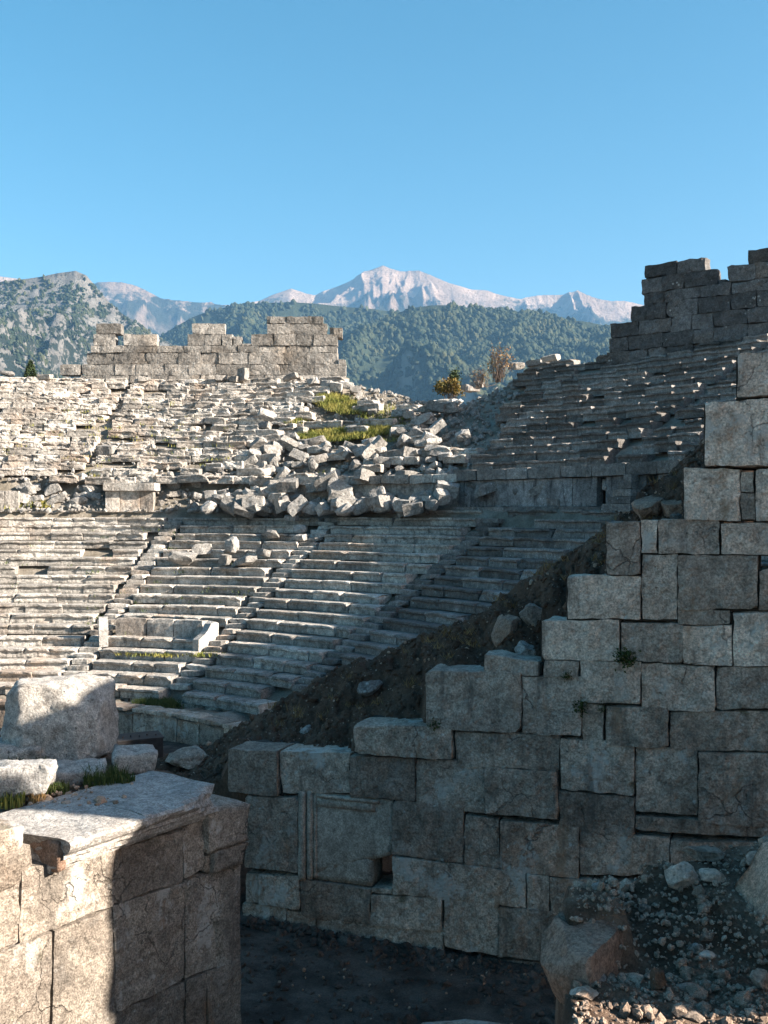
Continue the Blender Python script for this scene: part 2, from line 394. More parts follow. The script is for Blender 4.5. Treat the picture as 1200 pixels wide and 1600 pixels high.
pk = mountain('pale_mountain', [(330, 475), (375, 474), (405, 470), (425, 461), (455, 450), (478, 458), (492, 461), (520, 450), (545, 440), (570, 425), (585, 420), (598, 414), (612, 419),
     (632, 422), (655, 421), (680, 434), (702, 442), (735, 452), (760, 453), (785, 460), (815, 465), (850, 459), (880, 459), (903, 452), (925, 461), (955, 468), (975, 467), (1000, 471), (1060, 480), (1130, 500)],
     9000., 3600., M_pale, 560., .0013, 4, 520, 190, oct=7, power=.8, edge=.03)
pk2 = mountain('pale_ridge', [(-160, 440), (-60, 432), (-10, 427), (15, 430), (40, 433), (90, 437), (145, 435), (168, 433), (195, 433), (225, 444), (250, 457), (285, 464), (320, 466), (350, 470), (380, 476), (420, 490), (470, 510)],
     8200., 3000., M_pale, 420., .0012, 21, 300, 120, oct=7, power=.9, edge=.08)
cr = mountain('rocky_hill', [(-260, 470), (-120, 450), (-40, 440), (0, 438), (30, 434), (60, 430), (90, 424), (118, 421), (135, 428), (150, 446), (172, 470), (190, 487), (210, 500), (240, 520), (280, 545), (340, 580), (420, 640)],
     3000., 1500., M_crag, 230., .0030, 33, 300, 150, oct=7, power=.85, edge=.015)
h1 = mountain('wooded_hill', [(120, 620), (200, 560), (250, 524), (270, 512), (300, 495), (330, 484), (370, 476), (400, 473), (450, 471), (500, 474), (560, 480), (620, 486), (700, 500), (780, 520), (900, 560)],
     4200., 1900., M_wood, 200., .0022, 47, 260, 110, power=.9, edge=.015)
h2 = mountain('wooded_hill', [(420, 600), (500, 548), (560, 516), (610, 492), (645, 480), (675, 476), (700, 477), (740, 482), (760, 487), (800, 486), (840, 488), (880, 497), (920, 503), (960, 512), (1020, 530), (1120, 570), (1300, 620)],
     3500., 1700., M_wood, 170., .0024, 58, 260, 110, power=.9, edge=.015)

def forest(name, grids, n, size, seed, keep):
    """one mass of far tree crowns, instanced on points"""
    r = np.random.default_rng(seed); P = []; S = []
    for (X, Y, Z), cnt, fn in grids:
        nx, ny = X.shape; ny0 = ny - 12
        i = r.uniform(0, nx - 1.001, cnt); j = r.uniform(0, ny0 - 1.001, cnt); a = i.astype(int); b = j.astype(int); fi = (i - a); fj = (j - b)
        def bl(A): return (A[a, b] * (1 - fi) + A[a + 1, b] * fi) * (1 - fj) + (A[a, b + 1] * (1 - fi) + A[a + 1, b + 1] * fi) * fj
        x, y, z = bl(X), bl(Y), bl(Z)
        ok = fn(x, y, z)
        # only what stands on the side that faces the theatre
        P.append(np.stack([x, y, z], 1)[ok])
    P = np.concatenate(P)
    me = bpy.data.meshes.new(name); me.from_pydata(P.tolist(), [], []); me.update()
    o = add(name, me); kind(o, 'stuff')
    ng = bpy.data.node_groups.new(name, 'GeometryNodeTree')
    ng.interface.new_socket('Geometry', in_out='INPUT', socket_type='NodeSocketGeometry'); ng.interface.new_socket('Geometry', in_out='OUTPUT', socket_type='NodeSocketGeometry')
    N = ng.nodes; L = ng.links
    gi = N.new('NodeGroupInput'); go = N.new('NodeGroupOutput')
    ic = N.new('GeometryNodeMeshIcoSphere'); ic.inputs['Radius'].default_value = 1; ic.inputs['Subdivisions'].default_value = 2
    sp = N.new('GeometryNodeSetPosition'); nz = N.new('ShaderNodeTexNoise'); nz.inputs['Scale'].default_value = 1.9
    vm = N.new('ShaderNodeVectorMath'); vm.operation = 'SUBTRACT'; vm.inputs[1].default_value = (.5, .5, .5); L.new(nz.outputs['Color'], vm.inputs[0])
    L.new(ic.outputs[0], sp.inputs['Geometry']); L.new(vm.outputs[0], sp.inputs['Offset'])
    sm = N.new('GeometryNodeSetMaterial'); sm.inputs['Material'].default_value = M_crown; L.new(sp.outputs[0], sm.inputs[0])
    ip = N.new('GeometryNodeInstanceOnPoints'); L.new(gi.outputs[0], ip.inputs['Points']); L.new(sm.outputs[0], ip.inputs['Instance'])
    rv = N.new('FunctionNodeRandomValue'); rv.data_type = 'FLOAT_VECTOR'
    rv.inputs[0].default_value = (size * .40, size * .40, size * .45); rv.inputs[1].default_value = (size * 1.35, size * 1.35, size * 1.75)
    L.new(rv.outputs[0], ip.inputs['Scale'])
    rr = N.new('FunctionNodeRandomValue'); rr.data_type = 'FLOAT_VECTOR'; rr.inputs[1].default_value = (.3, .3, 6.28); L.new(rr.outputs[0], ip.inputs['Rotation'])
    L.new(ip.outputs[0], go.inputs[0])
    md = o.modifiers.new('scatter', 'NODES'); md.node_group = ng
    return o
s_ = NT('tree_crown', 1.0)
s_.t.nodes.remove(s_.geo); 
oi = s_.t.nodes.new('ShaderNodeObjectInfo')
gp = s_.t.nodes.new('ShaderNodeNewGeometry'); s_.pos = gp.outputs['Position']
cc = s_.mix(oi.outputs['Random'], (.018, .032, .020), (.058, .070, .040))
M_crown = s_.done(s_.mix(s_.ramp(s_.noise(.006, 4, .6), .48, .66), cc, s_.mix(oi.outputs['Random'], (.045, .055, .022), (.10, .10, .05))))
def patchy(k, lo, seed):
    def fn(x, y, z):
        return fbm(p2(x * k, y * k, z * k), 4, seed) + .35 * fbm(p2(x * k * 4, y * k * 4), 2, seed + 40) > lo + rng.uniform(-.2, .2, len(x))
    return fn
def not_crag(x, y, z):
    return (fbm(p2(x * .016, y * .016, z * .016), 5, 77, .7) + (430 - z) / 1300. - .22 * np.clip((x + 1050) / 250, -1, 1) > -.16 + rng.uniform(-.2, .2, len(x)))
forest('far_forest', [(h1, 30000, patchy(.004, -.42, 5)), (h2, 34000, patchy(.004, -.75, 6))], 0, 10.5, 3, None)
forest('far_scrub', [(cr, 70000, not_crag)], 0, 5.0, 4, None)

# ------------------------------------------------------------------ earth core under the seats
ph = np.linspace(-40, 112, 153); rr_ = np.concatenate([np.array([12.6, 13.4, 14.0, 14.5]), np.arange(14.9, 27.2, .35), np.arange(27.4, 44.1, .4), np.array([45., 47, 50, 55, 62, 70])])
A, B = np.meshgrid(ph, rr_, indexing='ij')
X = CX + B * np.sin(np.radians(A)); Y = CY + B * np.cos(np.radians(A))
wl = (0.38 * X + 0.925 * Y)
Z = zfill(X, Y) + .07 * fbm(p2(X * 1.5, Y * 1.5), 3, 8)
okv = wl > 16.6
V = np.stack([X, Y, Z], -1).reshape(-1, 3); okf = okv.reshape(-1)
Fc = [q for q in grid_faces(len(ph), len(rr_)) if okf[list(q)].all()]
kind(add('hillside', mesh_from('hillside', V, Fc, M_hill, True)), 'structure')

# ------------------------------------------------------------------ seat block meshes
PROF = [(.08, 0), (.07, .07), (.085, .16), (.075, .235), (.025, .265), (.0, .285), (.0, .348), (.012, .36), (.30, .361), (.60, .359), (.86, .355), (.86, .0)]
PROFR = [(.05, 0), (.03, .07), (.035, .16), (.03, .235), (.01, .27), (.0, .30), (.0, .335), (.03, .36), (.30, .362), (.60, .358), (.86, .355), (.86, .0)]
def seat_mesh(name, seed, mat, wear, L=1.2, H=1.0, nseg=9, PROF=PROF):
    r = np.random.default_rng(seed); xs = np.linspace(-L / 2, L / 2, nseg); xs[1:-1] += r.uniform(-.03, .03, nseg - 2)
    pr = np.array(PROF); pr[:, 1] *= H
    V = np.array([(x, y, z) for x in xs for (y, z) in pr])
    top = (V[:, 2] > .2 * H) & (V[:, 1] < .2)
    n1 = fbm(V * np.array([2.2, 5, 6]) + seed * 3.1, 3, seed)
    V[:, 1] += np.where(top, np.maximum(n1, -.1) * wear * 1.9, n1 * wear * .7)
    V[:, 2] -= np.where(top, np.maximum(fbm(V * np.array([3., 2, 2]) + seed, 3, seed + 4) * wear * 1.1, -.012), 0)
    V[:, 0] += fbm(V * 4 + 9.1, 2, seed + 2) * wear * .35
    # broken corners
    for e in (-1, 1):
        if r.random() < .55:
            n = np.array([e * r.uniform(.5, 1), -r.uniform(.3, 1), r.uniform(.2, .9)]); n /= np.linalg.norm(n)
            c = np.array([e * L / 2, 0, .36 * H]) @ n - r.uniform(.03, .17)
            V = V - np.maximum(V @ n - c, 0)[:, None] * n
    m = len(pr)
    Fc = [(i * m + j, i * m + (j + 1) % m, (i + 1) * m + (j + 1) % m, (i + 1) * m + j) for i in range(nseg - 1) for j in range(m)]
    Fc.append(tuple(range(m - 1, -1, -1))); Fc.append(tuple((nseg - 1) * m + j for j in range(m)))
    Fc = [q[::-1] for q in Fc]
    return mesh_from(name, V, Fc, mat)
SEATS = [seat_mesh('seat_block', 100 + k, M_seat, .014 + .008 * (k % 3)) for k in range(14)]
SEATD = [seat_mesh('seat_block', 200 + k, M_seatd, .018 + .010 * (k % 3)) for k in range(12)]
SEATR = [seat_mesh('seat_block', 300 + k, M_seat, .03 + .03 * (k % 3), PROF=PROFR) for k in range(14)]
def box_mesh(name, size, mat, seed, seg=.3, bevel=.03, amp=.02, chips=3, chipd=.14, freq=3., smooth=False):
    v, f = rough_box(size, seg, bevel, amp, freq, seed, chips, chipd)
    v[:, 2] -= v[:, 2].min()
    return mesh_from(name, v, f, mat, smooth)
STEP = [box_mesh('step', (.8, .42, .2), M_seat, 400 + k, .2, .02, .015) for k in range(6)]
BLK = [box_mesh('block', (1.0, random.uniform(.5, .75), random.uniform(.42, .62)), M_block, 500 + k, .16, .025, .03, 4, .16) for k in range(18)]
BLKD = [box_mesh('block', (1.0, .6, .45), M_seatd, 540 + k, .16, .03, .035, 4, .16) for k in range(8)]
RUB = [mesh_from('block', *(lambda b: (b[0] - np.array([0, 0, b[0][:, 2].min()]), b[1]))(boulder((1, .8, .62), 2, 600 + k, 11, .06, 2.2, .72)), M_block) for k in range(8)]

def wedge_of(name, label, phi0, phi1, rows, upper, meshes, group, ruin=0.0, lenr=(.95, 1.5), keep=None, gap0=.45, gap1=.45, zc=0.):
    rm = RU + 5 if upper else R1 + 5
    x, y = pol(rm, (phi0 + phi1) / 2)
    t = thing(name, label, 'seating', (x, y, 0), group)
    n = 0
    for j in rows:
        r = (RU + URUN * j) if upper else (R1 + RUN * j)
        top = (ZU + URISE * j) if upper else (Z1 + RISE * j)
        rise = URISE if upper else RISE
        a = phi0 + math.degrees(gap0 / r) if gap0 else phi0
        b = phi1 - math.degrees(gap1 / r) if gap1 else phi1
        a += math.degrees(random.uniform(0, .12) / r); rowdz = random.uniform(-.02, .02)
        while True:
            L = random.uniform(*lenr); d = math.degrees(L / r)
            if a + d * .45 > b: break
            if a + d > b: d = b - a; L = d * r * math.pi / 180
            pm = a + d / 2; a += d
            X, Y = pol(r, pm)
            if .38 * X + .925 * Y < 17.3: break
            u = X / Y
            if u < -.46 or u > .47: continue
            if keep and not keep(j, pm, r): continue
            if ruin and random.random() < ruin * .13: continue
            m = random.choice(meshes)
            jr = ruin
            rot = (random.gauss(0, .06) * jr, random.gauss(0, .05) * jr, R(-pm) + random.gauss(0, .02 + .07 * jr))
            rr = r + random.gauss(0, .012 + .11 * jr)
            X, Y = pol(rr, pm)
            z = top - rise + rowdz + random.gauss(0, .008 + .04 * jr) - zc * float(gdrop(r, pm))
            add('seat_block', m, t, (X, Y, z), rot, ((L - .012) / 1.2, 1, rise / .36 * random.uniform(.97, 1.03)))
            n += 1
    return t, n
LG = 'lower seating wedges of the theatre'; UG = 'upper seating wedges of the theatre'
low = range(NLOW + 1)
def no_bench(j, p, r): return not (j in (4, 5))
cnt = []
cnt.append(wedge_of('seating_wedge', 'sunlit lower seating wedge left of the first stairway, its rows shadowed under their lips', -16, STAIRS[0], low, False, SEATS, LG, .09, (1.0, 1.8)))
cnt.append(wedge_of('seating_wedge', 'lower seating wedge between the two sunlit stairways, above the high backed bench', STAIRS[0], STAIRS[1], low, False, SEATS, LG, .07, (1.0, 1.9), keep=no_bench))
cnt.append(wedge_of('seating_wedge', 'lower seating wedge right of the second stairway, half sunlit, curving down to the orchestra', STAIRS[1], STAIRS[2], low, False, SEATS, LG, .05, (1.1, 2.1)))
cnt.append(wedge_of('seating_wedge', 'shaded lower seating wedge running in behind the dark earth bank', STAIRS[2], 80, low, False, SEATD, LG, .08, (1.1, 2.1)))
ups = range(NUP)
def left_keep(j, p, r): return gully(r, p) < .5 + random.uniform(-.3, .3) and not (j < 2 and random.random() < .5)
cnt.append(wedge_of('seating_wedge', 'tumbled sunlit upper tiers at the left edge, below the low end of the back wall', -24, -3.5, ups, True, SEATR, UG, .7, (.8, 1.7), left_keep, 0, .15))
cnt.append(wedge_of('seating_wedge', 'tumbled sunlit upper tiers directly below the long ruined back wall', -3.5, 17, ups, True, SEATR, UG, .65, (.8, 1.7), left_keep, .15, 0))
def mid_keep(j, p, r): return (j in (8, 9) and 14 < p < 28 and random.random() < .9) or (j in (12, 13) and 19 < p < 29 and random.random() < .9) or (j in (3, 4) and 20 < p < 38 and random.random() < .5) or random.random() < .12
cnt.append(wedge_of('seating_wedge', 'broken remains of upper rows showing through the fallen blocks in the middle', 14, 37, range(15), True, SEATR, UG, .6, (.8, 1.4), mid_keep, 0, 0, zc=.55))
def right_keep(j, p, r): return gully(r, p) < .45 and j > 0
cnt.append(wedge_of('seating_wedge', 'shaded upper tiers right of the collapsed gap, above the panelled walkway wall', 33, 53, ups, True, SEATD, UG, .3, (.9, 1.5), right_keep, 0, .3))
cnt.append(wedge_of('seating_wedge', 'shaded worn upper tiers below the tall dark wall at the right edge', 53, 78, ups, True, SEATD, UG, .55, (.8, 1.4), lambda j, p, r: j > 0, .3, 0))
print('SEATS', [c[1] for c in cnt])

# ------------------------------------------------------------------ stairways: two steps to a row
def stairway(phi, label, j0, j1, m):
    x, y = pol(R1 + RUN * j0, phi); t = thing('stairway', label, 'stairway', (x, y, Z1 + RISE * (j0 - 1)), 'stairways between the lower seating wedges')
    for j in range(j0, j1):
        for h in (0, 1):
            r = R1 + RUN * j + .12 + h * RUN / 2 + random.uniform(-.03, .03); x, y = pol(r, phi + random.uniform(-.15, .15))
            if .38 * x + .925 * y < 17.3: continue
            add('step', random.choice(m), t, (x, y, Z1 + RISE * (j - 1) + (h + 1) * RISE / 2 - .2 + random.uniform(-.015, .015)), (0, random.gauss(0, .03), R(-phi) + random.gauss(0, .04)), (1.02, 1, 1))
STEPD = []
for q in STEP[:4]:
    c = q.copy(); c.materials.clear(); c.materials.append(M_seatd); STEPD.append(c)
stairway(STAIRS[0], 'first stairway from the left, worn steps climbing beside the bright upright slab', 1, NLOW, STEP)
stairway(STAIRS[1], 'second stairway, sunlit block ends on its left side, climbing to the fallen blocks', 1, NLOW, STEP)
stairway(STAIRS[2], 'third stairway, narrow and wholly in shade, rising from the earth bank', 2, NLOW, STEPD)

# ------------------------------------------------------------------ high backed bench between the first two stairways
x, y = pol(R1 + RUN * 5, 16.2)
t = thing('stone_bench', 'long bench of tall pale back slabs between the two sunlit stairways', 'bench', (x, y, Z1 + RISE * 3))
a = STAIRS[0] + 2.0; r = R1 + RUN * 5 - .05
BACK = [box_mesh('back_slab', (1.0, .5, .72), M_seat, 700 + k, .16, .03, .012, 1, .08) for k in range(4)]
while a < STAIRS[1] - 3.2:
    L = random.uniform(1.0, 1.5); d = math.degrees(L / r); x, y = pol(r + .2, a + d / 2)
    add('back_slab', random.choice(BACK), t, (x, y, Z1 + RISE * 3.9), (R(-4), 0, R(-(a + d / 2))), (L - .015, 1, 1)); a += d
a = STAIRS[0] + 1.8; r = R1 + RUN * 4
while a < STAIRS[1] - 2.6:
    L = random.uniform(.9, 1.4); d = math.degrees(L / r); x, y = pol(r + .02, a + d / 2)
    add('seat_slab', random.choice(SEATS), t, (x, y, Z1 + RISE * 3), (0, 0, R(-(a + d / 2))), ((L - .015) / 1.2, 1, 1.05)); a += d
def bench_end(phi, rot, seed, curved):
    prof = [(0, 0), (1.0, 0), (1.0, 1.0), (.82, 1.08), (.6, 1.0), (.45, .78), (.3, .62), (.12, .52), (0, .45)] if curved else [(0, 0), (.55, 0), (.6, .6), (.62, 1.05), (.4, 1.16), (.1, 1.12), (-.02, .7)]
    v, f = [], []; n = len(prof)
    for e in (0, 1): v += [(e * .34 - .17, p[0] - .3, p[1]) for p in prof]
    f = [tuple(range(n)), tuple(range(2 * n - 1, n - 1, -1))] + [(i, n + i, n + (i + 1) % n, (i + 1) % n) for i in range(n)]
    v = np.array(v, float); v += .02 * np.stack([vnoise(v * 4 + k * 5 + seed, seed) for k in range(3)], 1)
    x, y = pol(R1 + RUN * 4.1, phi)
    add('bench_end', mesh_from('bench_end', v, [q[::-1] for q in f], M_marble), t, (x, y, Z1 + RISE * 3), (0, 0, R(-phi) + rot))
bench_end(STAIRS[0] + 1.2, .5, 3, False); bench_end(STAIRS[1] - 2.0, -.25, 7, True)

# ------------------------------------------------------------------ low parapet round the orchestra
x, y = pol(13.0, 30); t = thing('orchestra_parapet', 'low dark stone parapet curving round the edge of the orchestra', 'wall', (x, y, FLOOR))
PAR = [box_mesh('parapet_stone', (1.0, .3, .86), M_walld, 720 + k, .2, .03, .02, 2) for k in range(5)]
PCAP = [box_mesh('parapet_cap', (1.0, .75, .14), M_walld, 730 + k, .3, .03, .02, 2) for k in range(5)]
a = -16.0
while a < 62:
    L = random.uniform(.9, 1.5); d = math.degrees(L / 12.7)
    x, y = pol(12.8, a + d / 2)
    if .38 * x + .925 * y > 17.0:
        add('parapet_stone', random.choice(PAR), t, (x, y, FLOOR - .05), (0, 0, R(-(a + d / 2))), (L - .01, 1, 1))
        x, y = pol(12.98, a + d / 2); add('parapet_cap', random.choice(PCAP), t, (x, y, FLOOR + .805), (0, 0, R(-(a + d / 2))), (L - .005, 1, 1))
    a += d
# plinth course that closes the foot of the lowest seats
for k, (p0, p1, lab) in enumerate([(-16, 30, 'sunlit foot course under the lowest row of seats'), (30, 64, 'shaded foot course under the lowest row right of the grass patch')]):
    x, y = pol(R1 + .2, (p0 + p1) / 2); t2 = thing('foot_course', lab, 'wall', (x, y, Z1 - .9), 'foot courses below the seats')
    a = p0
    while a < p1:
        L = random.uniform(.7, 1.3); d = math.degrees(L / R1); x, y = pol(R1 + .30, a + d / 2); a += d
        if .38 * x + .925 * y > 17.3 and x / y > -.45:
            add('foot_stone', random.choice(PAR), t2, (x, y, Z1 - RISE - .5), (0, 0, R(-(a - d / 2))), (L - .01, 1.2, .57))

# ------------------------------------------------------------------ walkway wall (panels, cornice, two doorways)
def arc_box(name, r0, r1, p0, p1, z0, z1, mat, parent, seed, seg=.25, amp=.012, bevel=.02):
    w = R(p1 - p0) * r0; d = r1 - r0; h = z1 - z0
    v, f = rough_box((w, d, h), seg, bevel, amp, 3., seed, 1, .06)
    pm = (p0 + p1) / 2; ang_ = np.radians(pm) + v[:, 0] / r0; rad_ = (r0 + r1) / 2 + v[:, 1]
    W = np.stack([CX + rad_ * np.sin(ang_), CY + rad_ * np.cos(ang_), (z0 + z1) / 2 + v[:, 2]], 1)
    return add_w(name, W, f, mat, parent)
M_panel = stone('panel_limestone', (.42, .425, .43), (.25, .255, .26), (.08, .08, .085), (.25, .22, .2), k=.9, dark_amt=.5, warm_amt=.2, lich=.5, bump=.02, pit=20, vary=.3, streak=.85)
x, y = pol(27.6, 52); t = thing('walkway_wall', 'shaded panelled wall with two small dark doorways behind the upper walkway', 'wall', (x, y, ZD))
def px_phi(px, r):                     # angle at which the circle r is seen at column px
    u = (px - 600) / F; best = None
    for p in np.arange(0, 100, .05):
        x, y = pol(r, p)
        if best is None or abs(x / y - u) < best[0]: best = (abs(x / y - u), p)
    return best[1]
cuts = [714, 726, 770, 812, 856, 896, 934]
ph_ = [px_phi(c, 27.6) for c in cuts]
pn = [px_phi(c, 27.6) for c in (934, 947)]; pd0, pd1 = pn
edges = list(zip(ph_[:-1], ph_[1:]))
more = [pd1 + k * 2.1 for k in range(5)]
doorB0 = px_phi(1012, 27.6); doorB1 = px_phi(1030, 27.6)
b = pd1; 
while b < doorB0 - .5:
    e = min(b + 2.2, doorB0); edges.append((b, e)); b = e
b = doorB1
while b < 76: edges.append((b, b + 2.3)); b += 2.3
k = 0
for p0, p1 in edges:
    k += 1; g = .0
    arc_box('panel', 27.55 + random.uniform(-.02, .02), 27.95, p0 + .008, p1 - .008, ZD + .12, ZD + 1.27, M_panel, t, 800 + k)
b = ph_[0]
while b < 77:
    e = b + random.uniform(2.2, 3.6); k += 1
    arc_box('cornice_block', 27.38 + random.uniform(-.03, .02), 28.5, b + .03, e - .03, ZD + 1.285, ZD + 1.75, M_seatd, t, 800 + k, amp=.02)
    k += 1; arc_box('base_block', 27.2, 28.0, b + .02, e - .02, ZD - .12, ZD + .115, M_seatd, t, 800 + k, amp=.02); b = e
for q0, q1 in ((pd0, pd1), (doorB0, doorB1)):
    k += 1; arc_box('recess_back', 28.6, 28.8, q0 - .6, q1 + .6, ZD - .1, ZD + 1.4, M_walld, t, 800 + k)
# steps beside the first doorway
x, y = pol(26.8, pd1 + 2); t3 = thing('short_steps', 'short flight of stone steps beside the left doorway of the walkway wall', 'steps', (x, y, ZD))
for s in range(5):
    k += 1; arc_box('step', 27.0 + .02 * s, 27.52, pd1 + .6 + s * .55, pd1 + 3.6 , ZD - .05 + s * .27, ZD + .215 + s * .27, M_seatd, t3, 800 + k)
# the wall goes on, half buried, behind the heap of fallen blocks
x, y = pol(27.6, 26); t4 = thing('walkway_wall', 'half buried piece of walkway wall behind the main heap of fallen blocks', 'wall', (x, y, ZD), 'surviving pieces of the walkway wall')
b = 15.0
while b < 36.5:
    e = b + random.uniform(2.4, 3.6); k += 1
    arc_box('panel', 27.5 + random.uniform(-.03, .03), 27.9, b + .02, e - .02, ZD - .1, ZD + 1.2, M_seat, t4, 800 + k)
    k += 1; arc_box('cornice_block', 27.3 + random.uniform(-.06, .05), 28.4, b + .05, e - .05, ZD + 1.21, ZD + 1.6, M_seat, t4, 800 + k, amp=.03); b = e
# surviving pieces of the walkway wall on the sunlit side
def wall_piece(px0, px1, label, ncols, cap):
    p0, p1 = px_phi2(px0), px_phi2(px1); x, y = pol(27.4, (p0 + p1) / 2); t = thing('walkway_wall', label, 'wall', (x, y, ZD), 'surviving pieces of the walkway wall')
    cu = [p0, p0 + (p1 - p0) * .3, p0 + (p1 - p0) * .72, p1] if ncols == 3 else [p0, (p0 + p1) / 2, p1]
    for i in range(ncols):
        arc_box('panel', 26.9 + .02 * i, 27.3, cu[i] + .02, cu[i + 1] - .02, ZD - .1, ZD + .95, M_seat, t, 900 + i + int(px0))
    if cap: arc_box('cornice_block', 26.72, 27.6, p0 - .15, p1 + .3, ZD + .955, ZD + 1.35, M_seat, t, 950 + int(px0), amp=.02)
def px_phi2(px):
    u = (px - 600) / F; P = np.arange(-30, 40, .05); xs = CX + 27 * np.sin(np.radians(P)); ys = CY + 27 * np.cos(np.radians(P))
    return float(P[np.argmin(np.abs(xs / ys - u))])
wall_piece(165, 240, 'sunlit piece of walkway wall with three smooth panels and a cornice', 3, True)
wall_piece(-14, 30, 'sunlit piece of walkway wall, two panels without cornice at the left edge', 2, False)
# ------------------------------------------------------------------ ruined walls along the rim
def plane_pt(px, py, P0, n):
    d = np.array([(px - 600) / F, 1.0, (800 - py) / F]); n = np.asarray(n, float)
    s = (np.asarray(P0, float) @ n) / (d @ n); return d * s
def quad_stone(name, q, n_out, depth, mat, parent, seed, seg=.3, bevel=.03, amp=.02, freq=2.5, chips=1, chipd=.07, shrink=.008, out=0.0, smooth=True):
    """stone whose face has the corners q = tl, tr, br, bl (world); it reaches depth behind the face"""
    tl, tr, br, bl = [np.asarray(p, float) for p in q]; n_out = np.asarray(n_out, float)
    w = (np.linalg.norm(tr - tl) + np.linalg.norm(br - bl)) / 2; h = (np.linalg.norm(tl - bl) + np.linalg.norm(tr - br)) / 2
    size = (w - 2 * shrink, depth, h - 2 * shrink)
    nn = [max(2, int(round(size[0] / seg))), max(2, int(round(min(depth, 4 * seg) / seg))), max(2, int(round(size[2] / seg)))]
    Vv, f = lattice(*nn)
    P = roughen((Vv - .5) * np.array(size), size, bevel, amp, freq, seed, chips, chipd)
    a = P[:, 0] / w + .5; c = P[:, 2] / h + .5; b = P[:, 1] + depth / 2
    W = (bl[None] * ((1 - a) * (1 - c))[:, None] + br[None] * (a * (1 - c))[:, None] + tl[None] * ((1 - a) * c)[:, None] + tr[None] * (a * c)[:, None])
    W = W - n_out[None] * (b - out)[:, None]
    return add_w(name, W, f, mat, parent, smooth)
def courses(t, P0, along, n_out, rows, mat, depth, lenr, seed, seg=.3, **kw):
    """rows: (z0, z1, [(s0, s1), ...]) along a straight wall"""
    r = random.Random(seed); P0 = np.asarray(P0, float); along = np.asarray(along, float); k = seed * 100
    for z0, z1, iv in rows:
        for s0, s1 in iv:
            s = s0
            while s < s1 - .02:
                e = s + r.uniform(*lenr)
                if s1 - e < lenr[0] * .6: e = s1
                k += 1; dz = 0 
                A = [P0 + along * s + np.array([0, 0, z1]), P0 + along * e + np.array([0, 0, z1]), P0 + along * e + np.array([0, 0, z0]), P0 + along * s + np.array([0, 0, z0])]
                quad_stone('stone', A, n_out, depth * r.uniform(.9, 1.1), mat, t, k, seg, out=r.uniform(-.03, .05), **kw); s = e

# long back wall (left); read in crop units: x = X/2, y = 380 + Y/2 of the photograph
D1 = 62.3; n1 = np.array([0, -1.0, 0])
def sx_(X): return (X / 2 - 600) / F * D1
def sz_(Y): return (800 - (380 + Y / 2)) / F * D1
t = thing('back_wall', 'long ruined ashlar wall with ragged top on the left rim, lit from the side', 'wall', (sx_(640), D1, sz_(430)))
ROWS = [(436, 412, [(252, 1080)]), (412, 378, [(188, 250), (256, 1082)]), (378, 342, [(270, 1056)]), (342, 320, [(284, 1054)]),
        (320, 284, [(292, 360), (386, 490), (586, 690), (692, 726), (785, 1056)]), (284, 251, [(300, 378), (600, 702), (834, 1022)]), (262, 233, [])]
rows = [(sz_(a), sz_(b), [(sx_(p), sx_(q)) for p, q in iv]) for a, b, iv in ROWS]
rows.append((sz_(320), sz_(291), [(sx_(728), sx_(756))])); rows.append((sz_(251), sz_(229), [(sx_(832), sx_(1010))]))
rows.append((sz_(296), sz_(264), [(sx_(1030), sx_(1070))])); rows.append((sz_(398), sz_(362), [(sx_(1057), sx_(1080))])); rows.append((sz_(320), sz_(312), [(sx_(757), sx_(784))]))
courses(t, (0, D1, 0), (1, 0, 0), n1, rows, M_rear, .75, (1.1, 2.3), 3, .26, bevel=.02, amp=.035, freq=2.5, chips=1, chipd=.06, shrink=.004, smooth=False)
# tall dark wall (right)
PA = np.array([11.75, 51.0, 0]); PB = np.array([20.3, 45.2, 0]); al = (PB - PA) / np.linalg.norm(PB - PA); n2 = np.array([al[1], -al[0], 0])
def s8(X): return float((plane_pt(900 + X / 4, 800, PA, n2) - PA) @ al)
t = thing('back_wall', 'tall dark ashlar wall stepping up to the right edge, in full shade', 'wall', tuple(PA + np.array([0, 0, 8.0])))
rows = [(7.7, 8.45, [(s8(190), s8(1420))]), (8.45, 9.2, [(s8(205), s8(1420))]), (9.2, 9.95, [(s8(215), s8(1420))]), (9.95, 10.75, [(s8(345), s8(1420))]), (10.75, 11.35, [(s8(425), s8(1420))]),
        (11.35, 12.12, [(s8(408), s8(885)), (s8(948), s8(1420))]), (12.12, 12.78, [(s8(432), s8(815)), (s8(1072), s8(1420))]), (11.35, 11.55, [(s8(886), s8(935))])]
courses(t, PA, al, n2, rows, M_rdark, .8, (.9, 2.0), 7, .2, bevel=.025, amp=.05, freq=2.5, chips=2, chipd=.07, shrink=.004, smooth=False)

# unseen wall piece added on the rim to shade the orchestra parapet
t = thing('back_wall', 'low unseen wall piece added beyond the right edge to shade the orchestra', 'wall', (27.2, 24.0, 8.0))
courses(t, (27.3, 28.0, 0), (-.02, -1, 0), (-1, .02, 0), [(7.6, 8.4, [(0, 8.5)]), (8.4, 9.15, [(0, 8.5)]), (9.15, 9.95, [(.5, 8.0)])], M_rdark, .8, (.9, 2.0), 9, .3, bevel=.025, amp=.05, freq=2.5, chips=2, chipd=.07, shrink=.004, smooth=False)
